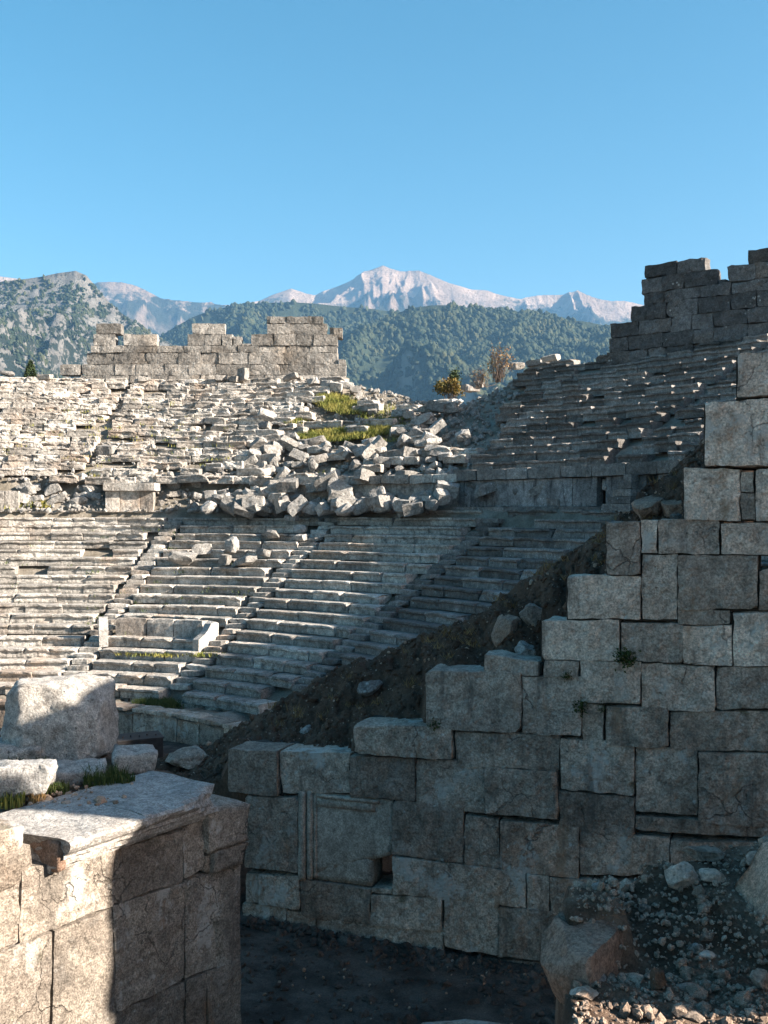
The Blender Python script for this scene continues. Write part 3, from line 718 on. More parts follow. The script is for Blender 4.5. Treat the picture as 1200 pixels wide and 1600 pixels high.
# ------------------------------------------------------------------ retaining wall at the right: every stone measured on the wall plane
Y0 = 17.0; al_w = np.array([.9246, -.381, 0]); n_w = np.array([-.381, -.9246, 0]); P_w = np.array([0, Y0, 0])
def wq(x0, x1, yt, yb, yt2=None, yb2=None):
    yt2 = yt if yt2 is None else yt2; yb2 = yb if yb2 is None else yb2
    return [plane_pt(*p, P_w, n_w) for p in ((x0, yt), (x1, yt2), (x1, yb2), (x0, yb))]
WALL = [  # x0 x1 ytop ybot [ytop2 ybot2] tone (L pale, D dark)  protrusion
 (1153, 1240, 553, 621, 549, 617, 'L', .06), (1102, 1240, 629, 727, 622, 730, 'L', .05),
 (1069, 1157, 731, 812, 733, 814, 'L', .02), (1158, 1178, 738, 768, 738, 768, 'L', 0), (1158, 1179, 770, 812, 770, 812, 'L', -.03), (1181, 1250, 733, 813, 730, 813, 'L', .02),
 (949, 1000, 816, 897, 815, 897, 'L', .05), (1002, 1026, 813, 864, 813, 864, 'L', .0), (1029, 1123, 812, 865, 812, 866, 'R', .0), (1127, 1250, 818, 866, 817, 866, 'L', .03),
 (887, 1001, 900, 967, 899, 967, 'L', .03), (1003, 1058, 867, 968, 866, 968, 'L', -.01), (1059, 1184, 868, 952, 868, 952, 'L', .02), (1186, 1260, 889, 953, 888, 953, 'L', 0),
 (1059, 1140, 954, 976, 954, 976, 'L', -.02),
 (848, 968, 970, 1030, 969, 1032, 'L', .04), (971, 1066, 973, 1032, 974, 1036, 'L', .0), (1067, 1144, 979, 1038, 977, 1040, 'L', .02), (1146, 1260, 957, 1040, 955, 1040, 'L', .01),
 (757, 842, 1022, 1051, 1034, 1056, 'L', .04), (850, 904, 1031, 1057, 1033, 1058, 'L', .02), (907, 1001, 1033, 1097, 1034, 1101, 'L', .01), (1003, 1117, 1036, 1108, 1041, 1113, 'L', .02), (1119, 1260, 1043, 1108, 1042, 1108, 'L', .0),
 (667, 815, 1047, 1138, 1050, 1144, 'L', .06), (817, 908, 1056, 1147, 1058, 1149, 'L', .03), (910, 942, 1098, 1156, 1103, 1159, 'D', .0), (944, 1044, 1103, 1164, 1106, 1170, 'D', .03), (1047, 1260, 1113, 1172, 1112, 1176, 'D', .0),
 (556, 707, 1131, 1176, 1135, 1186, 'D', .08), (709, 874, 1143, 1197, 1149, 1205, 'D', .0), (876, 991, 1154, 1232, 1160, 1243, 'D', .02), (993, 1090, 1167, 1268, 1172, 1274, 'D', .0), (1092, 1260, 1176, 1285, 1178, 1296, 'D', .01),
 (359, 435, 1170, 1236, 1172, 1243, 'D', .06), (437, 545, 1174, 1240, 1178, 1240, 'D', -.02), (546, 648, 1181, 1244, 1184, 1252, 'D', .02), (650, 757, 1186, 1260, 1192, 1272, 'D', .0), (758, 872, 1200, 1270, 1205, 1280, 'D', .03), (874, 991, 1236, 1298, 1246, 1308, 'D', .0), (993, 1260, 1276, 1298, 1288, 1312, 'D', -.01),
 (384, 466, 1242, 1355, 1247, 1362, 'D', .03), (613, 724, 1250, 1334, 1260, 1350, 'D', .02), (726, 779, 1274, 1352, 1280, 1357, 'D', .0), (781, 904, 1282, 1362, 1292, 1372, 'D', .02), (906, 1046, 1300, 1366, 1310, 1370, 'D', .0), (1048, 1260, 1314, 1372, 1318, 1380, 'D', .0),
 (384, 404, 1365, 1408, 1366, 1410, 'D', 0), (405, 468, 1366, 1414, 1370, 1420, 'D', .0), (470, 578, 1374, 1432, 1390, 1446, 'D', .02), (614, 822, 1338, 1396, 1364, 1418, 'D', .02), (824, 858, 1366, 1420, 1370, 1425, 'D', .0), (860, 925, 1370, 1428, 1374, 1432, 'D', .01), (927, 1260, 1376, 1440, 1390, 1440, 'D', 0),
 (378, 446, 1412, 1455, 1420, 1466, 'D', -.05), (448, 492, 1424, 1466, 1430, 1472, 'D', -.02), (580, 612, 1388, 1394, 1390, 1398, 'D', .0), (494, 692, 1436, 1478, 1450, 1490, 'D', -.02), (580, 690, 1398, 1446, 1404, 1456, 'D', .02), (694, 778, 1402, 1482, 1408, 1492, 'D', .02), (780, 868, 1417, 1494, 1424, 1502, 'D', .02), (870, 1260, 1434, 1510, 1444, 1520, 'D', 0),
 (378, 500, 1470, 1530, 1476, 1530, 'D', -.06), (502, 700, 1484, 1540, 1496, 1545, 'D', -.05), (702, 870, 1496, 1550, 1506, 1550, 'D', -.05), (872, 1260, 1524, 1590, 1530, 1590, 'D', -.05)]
# the wall goes on past the right edge of the photograph
for (ya, yb) in ((470, 548), (552, 624), (627, 728), (732, 814), (817, 866), (868, 952), (955, 1040), (1043, 1110), (1113, 1174), (1177, 1290), (1293, 1376), (1380, 1440)):
    x = 1262 if ya != 470 else 1300
    while x < 1520:
        e = x + random.uniform(70, 120); WALL.append((x, e - 2, ya, yb, ya, yb, 'L' if ya < 1113 else 'D', .0)); x = e
p = plane_pt(780, 1480, P_w, n_w)
tw = thing('retaining_wall', 'large stepped retaining wall of pale rough blocks climbing to the right, in shade', 'wall', (p[0], p[1], FLOOR))
core = []
for i, w in enumerate(WALL):
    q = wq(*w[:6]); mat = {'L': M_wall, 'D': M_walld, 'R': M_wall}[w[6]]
    big = (w[1] - w[0]) * (w[3] - w[2]) > 4000
    o = quad_stone('stone', q, n_w, random.uniform(.55, .8), mat, tw, 2000 + i, .05 if w[0] < 1200 else .25, .012, .016, 5.0, 3 if big else 1, .04, -.003, w[7] + random.uniform(-.022, .022), False)
    cq = wq(w[0] - 3, w[1] + 3, w[2] + 3, w[3] + 3, w[4] + 3, w[5] + 3)
    P = [c - n_w * .10 for c in cq] + [c - n_w * 1.0 for c in cq]
    core.append((np.array(P), [(0, 3, 2, 1), (4, 5, 6, 7), (0, 1, 5, 4), (2, 3, 7, 6), (1, 2, 6, 5), (3, 0, 4, 7)]))
cv, cf = merge(core)
# every joint box a hair apart so that no faces share a plane
cv = cv + rng.uniform(-.006, .006, cv.shape); kind(add_w('joint_fill', cv, cf, M_mortar, tw), 'stuff')
# moulded panel with a raised left and top border, and the square hole at its corner
def wall_box(x0, x1, yt, yb, yt2, yb2, out, depth, mat, seed, name='moulding', seg=.12, amp=.006, bevel=.012):
    return quad_stone(name, wq(x0, x1, yt, yb, yt2, yb2), n_w, depth, mat, tw_p, seed, seg, bevel, amp, 3, 0, .05, .001, out, True)
M_mold = stone('panel_marble', (.60, .52, .44), (.46, .39, .325), (.22, .185, .15), (.34, .28, .22), k=1.1, dark_amt=.3, warm_amt=.35, lich=.1, bump=.006, pit=60, vary=.05, streak=.35)
tw_p = tw
pan = wall_box(468, 612, 1236, 1372, 1252, 1338, -.06, .5, M_mold, 3001, 'moulded_panel')
wall_box(468, 579, 1340, 1372, 1340, 1388, -.062, .5, M_mold, 3002, 'moulded_panel')
for (a, b, o_) in ((467, 477, .03), (479, 487, -.0), (489, 493, -.03)):
    wall_box(a, b, 1236, 1374, 1237, 1376, o_, .12, M_mold, 3010 + a)
wall_box(493, 585, 1247, 1261, 1256, 1270, -.03, .1, M_mold, 3030); wall_box(494, 592, 1240, 1246, 1251, 1257, .0, .1, M_mold, 3031)

# unseen wall added at right, its outline shaped to shade pier and boulder
C0 = np.array([-1.65, 11.0, 0]); dP = np.array([-.5817, -.8134, 0]); nP = np.array([.8134, -.5817, 0])
def pq(px, py, out=0.0): return plane_pt(px, py, C0 + nP * out, nP)
e_sh = pq(168, 1450); kx = (9.0 - e_sh[0]) / SUN_XY[0]; YS = e_sh[1] + SUN_XY[1] * kx
ts = thing('shade_wall', 'tall unseen ashlar wall added beyond the right edge to shade the pier', 'wall', (9.2, (YS + 13) / 2, FLOOR))
rows = []
z = FLOOR; k = 0
while z < 2.7:
    rows.append((z, z + .8, [(0.0, 11.6 - YS)])); z += .8
rows += [(z, z + .8, [(0.0, 6.5 - YS), (7.2 - YS, 11.6 - YS)]), (z + .8, z + .86, [(.9, 6.5 - YS), (7.2 - YS, 11.6 - YS)])]  # gap in the added wall's top lets sun onto the rough stone
courses(ts, (9.0, YS, 0), (0, 1, 0), (-1, 0, 0), rows, M_wall, .9, (1.0, 1.9), 19, .35, bevel=.05, amp=.05, freq=1.6)

# ------------------------------------------------------------------ left pier with the broken cornice
ZT = -3.03
tp = thing('pier_wall', 'thick stone pier at lower left, half sunlit, half in sharp shadow', 'wall', tuple(C0 + dP * 2.4 - nP * .4 + np.array([0, 0, FLOOR])))
def cq5(*pts): return [(x / 2.4, 1040 + y / 2.4) for x, y in pts]
PIER = [  # corners tl tr br bl in the enlarged crop
 ((-160, 625), (92, 602), (68, 765), (-160, 850)), ((-160, 855), (76, 776), (70, 1040), (-160, 1135)),
 ((80, 765), (427, 690), (420, 900), (73, 1038)), ((430, 690), (688, 615), (688, 806), (426, 895)), ((690, 612), (764, 570), (766, 762), (692, 804)),
 ((204, 1000), (420, 908), (440, 1350), (190, 1420)), ((-160, 1140), (198, 1003), (186, 1420), (-160, 1560)), ((424, 900), (692, 812), (694, 1178), (436, 1300)),
 ((696, 806), (905, 748), (901, 1090), (698, 1176)), ((700, 1182), (776, 1150), (772, 1420), (696, 1450)), ((780, 1148), (901, 1094), (900, 1400), (776, 1418)),
 ((440, 1305), (694, 1184), (692, 1450), (440, 1560)), ((186, 1425), (436, 1355), (436, 1565), (186, 1680)), ((-160, 1570), (182, 1428), (182, 1690), (-160, 1800))]
pc = []
for i, q in enumerate(PIER):
    pts = [pq(*c) for c in cq5(*q)]
    quad_stone('stone', pts, nP, .6, M_pier, tp, 3200 + i, .035, .010, .014, 5.0, 2, .03, -.002, random.uniform(-.012, .012), False)
# lower courses down to the floor and the part of the pier left of the frame
def pt_s(t_, z): return C0 + dP * t_ + np.array([0, 0, z])
def cs(z0, z1, s0, s1, L, sd):
    s = s0; k = 0
    while s < s1 - .05:
        e = min(s + L * random.uniform(.8, 1.2), s1); k += 1
        quad_stone('stone', [pt_s(e, z1), pt_s(s, z1), pt_s(s, z0), pt_s(e, z0)], nP, .6, M_pier, tp, sd + k, .2, .02, .02, 2.2, 1, .03, .004, 0, True); s = e
cs(FLOOR - .05, -6.55, .0, 3.0, .9, 3300); cs(-6.54, -5.75, 0.0, 2.9, 1.1, 3320)
cs(-4.2, -3.05, 3.25, 6.2, .9, 3340); cs(-5.4, -4.21, 3.3, 6.2, 1.1, 3350); cs(FLOOR, -5.41, 3.0, 6.2, 1.3, 3360)
# corner blocks at the far end
fc = [((772, 548), (940, 512), (925, 655), (770, 700)), ((802, 697), (928, 656), (912, 744), (800, 786))]
for i, q in enumerate(fc):
    quad_stone('corner_stone', [pq(*c, out=.03) for c in cq5(*q)], nP, .95, M_pier, tp, 3400 + i, .05, .015, .02, 3, 1, .04, .002, .03, True)
quad_stone('stone', [pq(*c) for c in cq5((762, 712), (800, 700), (798, 790), (764, 772))], nP, .5, M_pier, tp, 3410, .07, .02, .02, 2.2, 0, .03, .004, 0, True)
# core of the pier
def prism(s0, s1, d0, d1, z0, z1):
    P = [C0 + dP * s - nP * d + np.array([0, 0, z]) for z in (z0, z1) for s, d in ((s0, d0), (s1, d0), (s1, d1), (s0, d1))]
    return np.array(P), [(0, 3, 2, 1), (4, 5, 6, 7), (0, 1, 5, 4), (1, 2, 6, 5), (2, 3, 7, 6), (3, 0, 4, 7)]
v, f = prism(.02, 6.1, .12, 4.6, FLOOR - .02, ZT - .42); kind(add_w('wall_core', v, f, M_mortar, tp), 'stuff')
for i in range(8):                                                      # stones of the end that looks at the theatre
    s0 = .62 * i - .0
    quad_stone('stone', [C0 - nP * (s0 + .6) + dP * .0 + np.array([0, 0, -3.42]), C0 - nP * s0 + np.array([0, 0, -3.42]), C0 - nP * s0 + np.array([0, 0, FLOOR]), C0 - nP * (s0 + .6) + np.array([0, 0, FLOOR])], -dP, .4, M_pier, tp, 3430 + i, .4, .03, .02, 2, 0, .05, .004, 0.02)
# moulded cornice slab: profile swept along the wall
CPRO = [(-1.02, .0), (-.7, .012), (-.35, .0), (.0, .008), (.20, .0), (.262, -.012), (.278, -.04), (.27, -.075), (.245, -.11), (.205, -.14), (.185, -.152), (.183, -.185), (.165, -.192), (.135, -.205), (.12, -.215), (.118, -.262), (.10, -.268), (.04, -.275), (.03, -.33), (-.3, -.335), (-1.02, -.335)]
def cornice(s0, s1, n, seed, wear, name, breakr=0.0, breakl=0.0):
    S = np.linspace(s0, s1, n); pr = np.array(CPRO); r = np.random.default_rng(seed)
    V = np.array([[s, o, z] for s in S for o, z in pr]).reshape(-1, 3)
    edge = np.clip((V[:, 1] + .05) / .3, 0, 1)
    w = np.maximum(fbm(V * np.array([2.6, 5, 5]) + seed, 4, seed), 0) * wear
    V[:, 1] -= w * edge; V[:, 2] -= np.where(V[:, 2] > -.06, np.maximum(fbm(V * np.array([2.2, 3, 3]) + 4.2, 3, seed + 3), -.2) * wear * .45 * np.clip(edge + .25, 0, 1), 0)
    V[:, 2] += .006 * fbm(V * 9, 2, seed + 7)
    # far end knocked off along a sloping break
    if breakr:
        nrm = np.array([-.35, .8, .35]); nrm /= np.linalg.norm(nrm); c = nrm @ np.array([s0 + breakr, .19, -.02])
        e = np.maximum(V @ nrm - c + .05 * fbm(V * 5, 3, seed + 11), 0); V -= e[:, None] * nrm
    if breakl:
        sh = np.where(V[:, 0] > s1 - .02, 1.0, 0.0); V[:, 0] += sh * (breakl * (.5 - np.clip((V[:, 1] + .1) / .4, -.2, 1)) + .05 * fbm(V * 6, 2, seed))
    m = len(pr); W = C0[None] + dP[None] * V[:, :1] + nP[None] * V[:, 1:2] + np.array([0, 0, 1.])[None] * (V[:, 2:] + ZT)
    Fc = [(i * m + j, i * m + (j + 1) % m, (i + 1) * m + (j + 1) % m, (i + 1) * m + j) for i in range(n - 1) for j in range(m)]
    Fc += [tuple(range(m - 1, -1, -1)), tuple((n - 1) * m + j for j in range(m))]
    return add_w(name, W, Fc, M_marble, tp)
cornice(.40, 1.58, 46, 5, .05, 'cornice_slab', breakr=.55)
cornice(1.585, 2.52, 40, 6, .015, 'cornice_slab', breakl=.10)
# the broken end of the cornice: a rough reddish face
v, f = rough_box((.10, .90, .31), .03, .02, .022, 6., 61, 2, .08); Mx = Euler((0, 0, math.atan2(dP[1], dP[0]))).to_matrix(); v = v @ np.array(Mx).T
add_w('broken_face', v + C0 + dP * 2.475 - nP * .32 + np.array([0, 0, ZT - .168]), f, M_red, tp, True)
quad_stone('stone', [pt_s(4.2, ZT + .0) , pt_s(2.72, ZT + .0), pt_s(2.70, -3.40), pt_s(4.2, -3.42)], nP, .9, M_pier, tp, 3450, .08, .03, .03, 2.2, 1, .05, .004, .02, True)
quad_stone('stone', [pt_s(6.2, ZT + .0) , pt_s(4.21, ZT + .0), pt_s(4.21, -3.40), pt_s(6.2, -3.42)], nP, .9, M_pier, tp, 3451, .2, .03, .03, 2.2, 1, .05, .004, .02, True)
# earth on top of the pier, behind the cornice
gs, gd = np.meshgrid(np.linspace(-.05, 6.1, 60), np.linspace(.75, 4.7, 44), indexing='ij')
zz = ZT - .10 + .05 * fbm(p2(gs * 2.2, gd * 2.2), 4, 4) - .06 * np.clip(1.1 - gd, 0, 1) + .03 * gd
zz = np.where(gd > 4.4, ZT - .6, zz); zz = np.where(gs < .1, ZT - .35, zz)
W = C0[None, None] + dP * gs[..., None] - nP * gd[..., None] + np.array([0, 0, 1.]) * zz[..., None]
kind(add('pier_top_earth', mesh_from('pier_top_earth', W.reshape(-1, 3), grid_faces(60, 44), M_gravel, True)), 'structure')
def pier_pt(px, py, z): 
    d = F * z / (800 - py); return np.array([(px - 600) / F * d, d, z])
# pale boulder
def carve(v, cuts):
    for n, c in cuts:
        n = np.array(n, float); n /= np.linalg.norm(n); e = np.maximum(v @ n - c, 0); v = v - e[:, None] * n
    return v
v, f = ico(5); v = v * 1.6
v = carve(v, [((0, 0, 1), .98), ((0, 0, -1), .98), ((1, 0, .02), .94), ((-1, 0, .12), .95), ((0, -1, .16), .84), ((0, 1, 0), .85), ((.72, -.25, .70), 1.02), ((-.6, -.3, .75), 1.26), ((.55, -.75, .25), .93), ((-.55, -.75, .1), 1.0), ((.6, -.1, -.7), 1.24), ((.35, -.6, .75), 1.14)])
v = v + v / np.linalg.norm(v, axis=1, keepdims=True) * ((fbm(v * 1.25 + 2, 5, 12, .55) * .085 - .05 * np.clip(ridged(v * 1.6 + 3, 4, 5) - 1.05, 0, 1) + .03 * fbm(v * 6, 3, 77)) - .09 * np.exp(-((v[:, :1] - .05) ** 2 + (v[:, 2:] - .30) ** 2) / .045).ravel())[:, None]
bp = pier_pt(93, 1197, -3.06); hgt = 143 / F * (bp[1] - .2); wid = 184 / F * bp[1]
v = v / np.ptp(v, axis=0) * np.array([wid * .9, 1.0, hgt]); v[:, 2] -= v[:, 2].min(); v[:, 0] -= (v[:, 0].max() + v[:, 0].min()) / 2
M_boul = stone('boulder_limestone', (.92, .87, .81), (.76, .72, .67), (.30, .28, .26), (.62, .54, .47), k=1.9, dark_amt=.85, warm_amt=.2, lich=.1, bump=.03, pit=24, vary=.05)
tag(add('boulder', mesh_from('boulder', v, f, M_boul, True), None, (bp[0] - .16, bp[1] + .42, -3.12)), 'big pale limestone boulder standing on the pier at lower left', 'boulder')
def slab(name, label, px, py, size, rot, seed, mat, z=ZT - .06, amp=.03, cat='stone', sm=True):
    v, f = rough_box(size, .05, .035, amp, 3.5, seed, 3, .1); v[:, 2] -= v[:, 2].min(); p = pier_pt(px, py, z)
    return tag(add(name, mesh_from(name, v, f, mat, sm), None, tuple(p + np.array([0, size[1] * .35, -.03])), rot), label, cat, 'loose slabs on top of the pier')
a_p = math.atan2(-dP[1], -dP[0])
slab('stone_slab', 'flat pale slab at the left edge, left foot of the big boulder', 15, 1204, (.70, .55, .30), (0, .03, .1), 31, M_boul)
slab('rough_stone', 'pitted sunlit stone at the left edge in front of the boulder', 26, 1252, (.62, .5, .32), (0, -.05, .15), 32, M_marble, ZT - .02, .06)
slab('stone_slab', 'low flat slab before the boulder, between two grass tufts', 112, 1226, (.66, .52, .20), (.03, .0, .25), 33, M_boul)
slab('stone_slab', 'bluish flat slab right of the boulder at the far edge of the pier', 203, 1206, (.50, .55, .24), (0, .02, .3), 34, M_boul)
# small stones and grass tufts on the pier
pos = []; scl = []
for k in range(170):
    px = random.gauss(95, 45); py = random.uniform(1216, 1262); p = pier_pt(px, py, ZT + .0); pos.append(p + np.array([0, 0, random.uniform(-.02, .02)])); scl.append(abs(random.gauss(0, .016)) + .008)
v, f = scatter(ico(1), np.array(pos), np.array(scl), 5); kind(add_w('small_rubble', v, f, M_peb), 'stuff')
def tuft(name, label, c, rad, n, h, mat, seed, w=.006, group=None, lean=.5):
    r = np.random.default_rng(seed); V = []; Fc = []
    for k in range(n):
        a = r.uniform(0, 6.28); q = rad * math.sqrt(r.uniform()); x, y = q * math.cos(a), q * math.sin(a); b = r.uniform(0, 6.28); l = h * r.uniform(.4, 1.0); ln = l * lean * r.uniform(.2, 1.2)
        ww = w * r.uniform(.6, 1.3); i = len(V); s_, c_ = math.sin(b), math.cos(b)
        V += [(x - s_ * ww, y + c_ * ww, -.02), (x + s_ * ww, y - c_ * ww, -.02), (x + c_ * ln * .4 - s_ * ww * .8, y + s_ * ln * .4 + c_ * ww * .8, l * .6), (x + c_ * ln * .4 + s_ * ww * .8, y + s_ * ln * .4 - c_ * ww * .8, l * .6), (x + c_ * ln, y + s_ * ln, l * (1 - .2 * lean))]
        Fc += [(i, i + 1, i + 3, i + 2), (i + 2, i + 3, i + 4)]
    o = add(name, mesh_from(name, V, Fc, mat), None, tuple(c)); return tag(o, label, 'grass tuft', group)
G_ = 'grass tufts on the pier'
tuft('grass_tuft', 'dark green grass tuft at the left foot of the boulder', pier_pt(42, 1206, ZT - .02), .26, 420, .20, M_grassd, 1, group=G_)
tuft('grass_tuft', 'lush grass tuft at the right foot of the boulder', pier_pt(165, 1222, ZT - .02), .24, 460, .22, M_grassd, 2, group=G_)
tuft('grass_tuft', 'short grass growing between rough stone and low slab', pier_pt(84, 1236, ZT - .02), .17, 260, .14, M_grassd, 3, group=G_)
tuft('grass_tuft', 'sunlit small plant with yellowing stems at the left edge of the pier', pier_pt(18, 1256, ZT + .0), .13, 200, .15, M_grass, 4, group=G_)
tuft('grass_tuft', 'brownish dry tuft left of the lowest slab corner', pier_pt(58, 1250, ZT), .10, 140, .12, M_dry, 5, group=G_)
tuft('grass_tuft', 'thin grass at the corner of the cornice slab behind', pier_pt(196, 1222, ZT), .10, 120, .12, M_grassd, 6, group=G_)

# ------------------------------------------------------------------ dark earth bank behind the retaining wall
crest = np.array([(225, 1200), (262, 1184), (300, 1172), (350, 1152), (372, 1138), (430, 1098), (500, 1063), (560, 1034), (640, 996), (700, 972), (760, 950), (800, 926), (830, 902), (850, 886), (880, 868), (905, 846), (950, 822), (985, 806), (992, 782), (1003, 768), (1040, 742), (1070, 716), (1098, 696), (1140, 664), (1180, 630), (1260, 560)], float)
wtop = np.array([(225, 1216), (300, 1216), (345, 1212), (359, 1182), (544, 1184), (557, 1142), (660, 1140), (668, 1058), (756, 1056), (758, 1030), (845, 1034), (849, 975), (885, 973), (889, 906), (947, 904), (951, 822), (1066, 818), (1072, 738), (1100, 734), (1104, 636), (1150, 630), (1155, 560), (1260, 554)], float)
xs = np.concatenate([np.linspace(225, 1250, 360)]); ts_ = np.concatenate([[-.06], np.linspace(-.02, 2.9, 56), [3.3, 3.9, 4.8, 6.0]])
Vv = np.zeros((len(xs), len(ts_), 3))
cy_ = np.interp(xs, crest[:, 0], crest[:, 1]); wy_ = np.interp(xs, wtop[:, 0], wtop[:, 1]) 
k_ = np.hanning(43)[1:-1]; k_ /= k_.sum(); wys = np.convolve(np.pad(wy_, 20, 'edge'), k_, 'valid'); wys = np.maximum(wys, wy_ + 4)
for i, x in enumerate(xs):
    p0 = plane_pt(x, wys[i] + 6, P_w, n_w); dcre = p0[1] + 2.6; zc = (800 - cy_[i]) / F * dcre
    dirx = np.array([(x - 600) / F, 1.0])
    for j, tt in enumerate(ts_):
        q = dirx * (p0[1] + .25 + tt); s_ = min(tt / 2.35, 1); s_ = s_ * s_ * (3 - 2 * s_) * .55 + s_ * .45
        z = p0[2] - .03 + (zc - p0[2] + .03) * s_ if tt <= 2.35 else zc - (tt - 2.35) * (.75 + .0 * tt)
        if j == 0: z = FLOOR if x < 372 else p0[2] - .9
        Vv[i, j] = (q[0], q[1], z)
nz_ = fbm(Vv * 1.1, 5, 91, .55) * .17 + fbm(Vv * 4.2, 5, 92, .62) * .10
Vv[..., 2] += nz_ * np.clip(ts_ * 1.6, .2, 1)[None, :] * np.where(np.abs(ts_ - 2.35) < .3, .6, 1)[None, :]
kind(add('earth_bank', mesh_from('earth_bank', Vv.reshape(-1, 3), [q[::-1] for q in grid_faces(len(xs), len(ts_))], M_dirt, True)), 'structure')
def bank_pt(x, f_):                       # a point of the bank at column x, f_ = 0 wall .. 1 crest
    i = int(np.argmin(np.abs(xs - x))); j = 1 + f_ * 45; a = int(j); return Vv[i, a] * (1 - (j - a)) + Vv[i, min(a + 1, 58)] * (j - a)
pos, scl = [], []
for k in range(800):
    x = random.uniform(240, 1120); p = bank_pt(x, random.random() ** 1.0); pos.append(p); scl.append(.006 + abs(random.gauss(0, .014)) * (1 if random.random() < .93 else 2.6))
v, f = scatter(ico(1), np.array(pos), np.array(scl), 15); kind(add_w('bank_pebbles', v, f, M_peb), 'stuff')
BANK = [(835, .45, .50, .62, M_block, 'white angular rock stuck in the dark earth bank, upper of two'), (822, .18, .48, .40, M_block, 'white angular rock stuck in the dark earth bank, lower of two'), (790, .5, .75, .60, M_red, 'reddish rock bedded in the earth bank beside two white rocks'),
        (1015, .5, .7, .5, M_red, 'brown crumbling rock at the top of the earth bank by the big wall'), (1052, .4, .6, .35, M_red, 'long brownish rock near the top end of the earth bank'), (1060, .25, .3, .24, M_block, 'small pale stones lying under the long brownish rock'),
        (715, .15, .34, .2, M_block, 'small grey stone on the bank above the broad wall block'), (580, .55, .5, .3, M_seatd, 'dark half buried rock in the middle of the earth bank'), (480, .45, .30, .2, M_block, 'small pale stone low on the earth bank'), (300, .7, .9, .5, M_walld, 'dark rounded rock at the foot of the earth bank')]
for k, (x, f_, w, h, m, lab) in enumerate(BANK):
    v, f = boulder((w, w * .8, h), 3, 1300 + k, 11, .10, 2.4, .70); p = bank_pt(x, f_)
    tag(add('rock', mesh_from('rock', v, f, m), None, (p[0], p[1], p[2] + h * .12), (random.uniform(-.3, .3), random.uniform(-.3, .3), random.uniform(0, 3))), lab, 'rock', 'rocks in the dark earth bank')

V = []; Fc = []; r = np.random.default_rng(55)
for k in range(46):
    p = bank_pt(r.uniform(380, 1090), r.uniform(.3, 1.0))
    for q in range(26):
        a = r.uniform(0, 6.28); l = r.uniform(.08, .26); b = p + r.normal(size=3) * np.array([.07, .07, .01]); i = len(V); V += [b + np.array([.006, 0, -.02]), b - np.array([.006, 0, .02]), b + np.array([math.cos(a) * l * .6, math.sin(a) * l * .6, l * r.uniform(.3, .9)])]; Fc.append((i, i + 1, i + 2))
kind(add_w('dry_grass', V, Fc, M_dry), 'stuff')
# small plants in the joints of the retaining wall
def wall_plant(px, py, rad, n, label, seed):
    r = np.random.default_rng(seed); V = []; Fc = []
    for k in range(n):
        c = r.normal(size=3) * rad * np.array([.5, .25, .45]); a = r.normal(size=3); a /= np.linalg.norm(a); b = np.cross(a, r.normal(size=3)); b /= np.linalg.norm(b); s_ = rad * r.uniform(.12, .26); i = len(V)
        V += [c, c + a * s_ + b * s_ * .45, c + a * s_ * 2, c + a * s_ - b * s_ * .45]; Fc.append((i, i + 1, i + 2, i + 3))
    p = plane_pt(px, py, P_w + n_w * .07, n_w); t = thing('wall_plant', label, 'plant', tuple(p), 'green plants in the wall joints'); add('foliage', mesh_from('foliage', V, Fc, M_moss), t, tuple(p))
wall_plant(979, 1028, .17, 260, 'largest dark green plant in a joint high on the retaining wall', 1); wall_plant(886, 1056, .09, 120, 'small fern on the flat stone near the wall steps', 2)
wall_plant(907, 1104, .13, 170, 'dark plant hanging in the joint right of two big pale blocks', 3); wall_plant(682, 1133, .12, 170, 'mossy tuft under the broad pale block', 4); wall_plant(941, 1108, .08, 90, 'thin plant in a vertical joint below the pale courses', 5)

# ------------------------------------------------------------------ rubble mound at lower right
gx = np.linspace(.2, 8.8, 170); gy = np.linspace(.6, 9.6, 180)
X, Y = np.meshgrid(gx, gy, indexing='ij')
def zm(X, Y):
    left = .175 * Y + .06 + .05 * vnoise(p2(X * 0, Y * 2.5), 3)
    z = -2.32 + .03 * (X - .9) - .05 * (Y - 4.2) + .25 * np.clip(3.6 - Y, 0, 2)
    led = np.clip((Y - 4.85 + .12 * vnoise(p2(X * 1.4, Y * .5), 9) + .25 * np.clip(X - 1.3, 0, 2)) / np.where(X < 1.3, .25, .9), 0, 1); led = led * led * (3 - 2 * led)
    z = z + led * .30
    e = np.clip((left - X) / .12, 0, 1); z = z - e * 2.2 - np.clip(left - X - .12, 0, 9) * 2.0
    far = np.clip(Y - 5.3 - .55 * np.clip(X - 1.1, 0, 4), 0, 9); z = z - far * 1.3
    return z
Z = zm(X, Y); P3 = np.stack([X, Y, Z], -1)
Z = Z + fbm(P3 * 2.1, 5, 44, .6) * .05 + ridged(P3 * 7, 3, 45) * .02
Z = np.maximum(Z, FLOOR - .1)
kind(add('rubble_mound', mesh_from('rubble_mound', np.stack([X, Y, Z], -1).reshape(-1, 3), [q[::-1] for q in grid_faces(len(gx), len(gy))], M_gravel, True)), 'structure')
def zmat(x, y):
    i = np.clip(np.searchsorted(gx, x), 1, len(gx) - 1); j = np.clip(np.searchsorted(gy, y), 1, len(gy) - 1); return Z[i, j]
r_ = np.random.default_rng(8); N = 17000
yy = 2.6 + r_.uniform(0, 1, N) ** 1.15 * 5.2; uu = r_.uniform(.15, .47, N); xx = uu * yy
ok = xx > .19 * yy + .03; xx, yy = xx[ok], yy[ok]
clump = fbm(p2(xx * 1.6, yy * 1.6), 3, 66); okc = clump > r_.uniform(-1.0, .55, len(xx)); xx, yy = xx[okc], yy[okc]
sc = .0035 + np.abs(r_.normal(0, .0078, len(xx))) * np.where(r_.uniform(size=len(xx)) < .06, 2.6, 1)
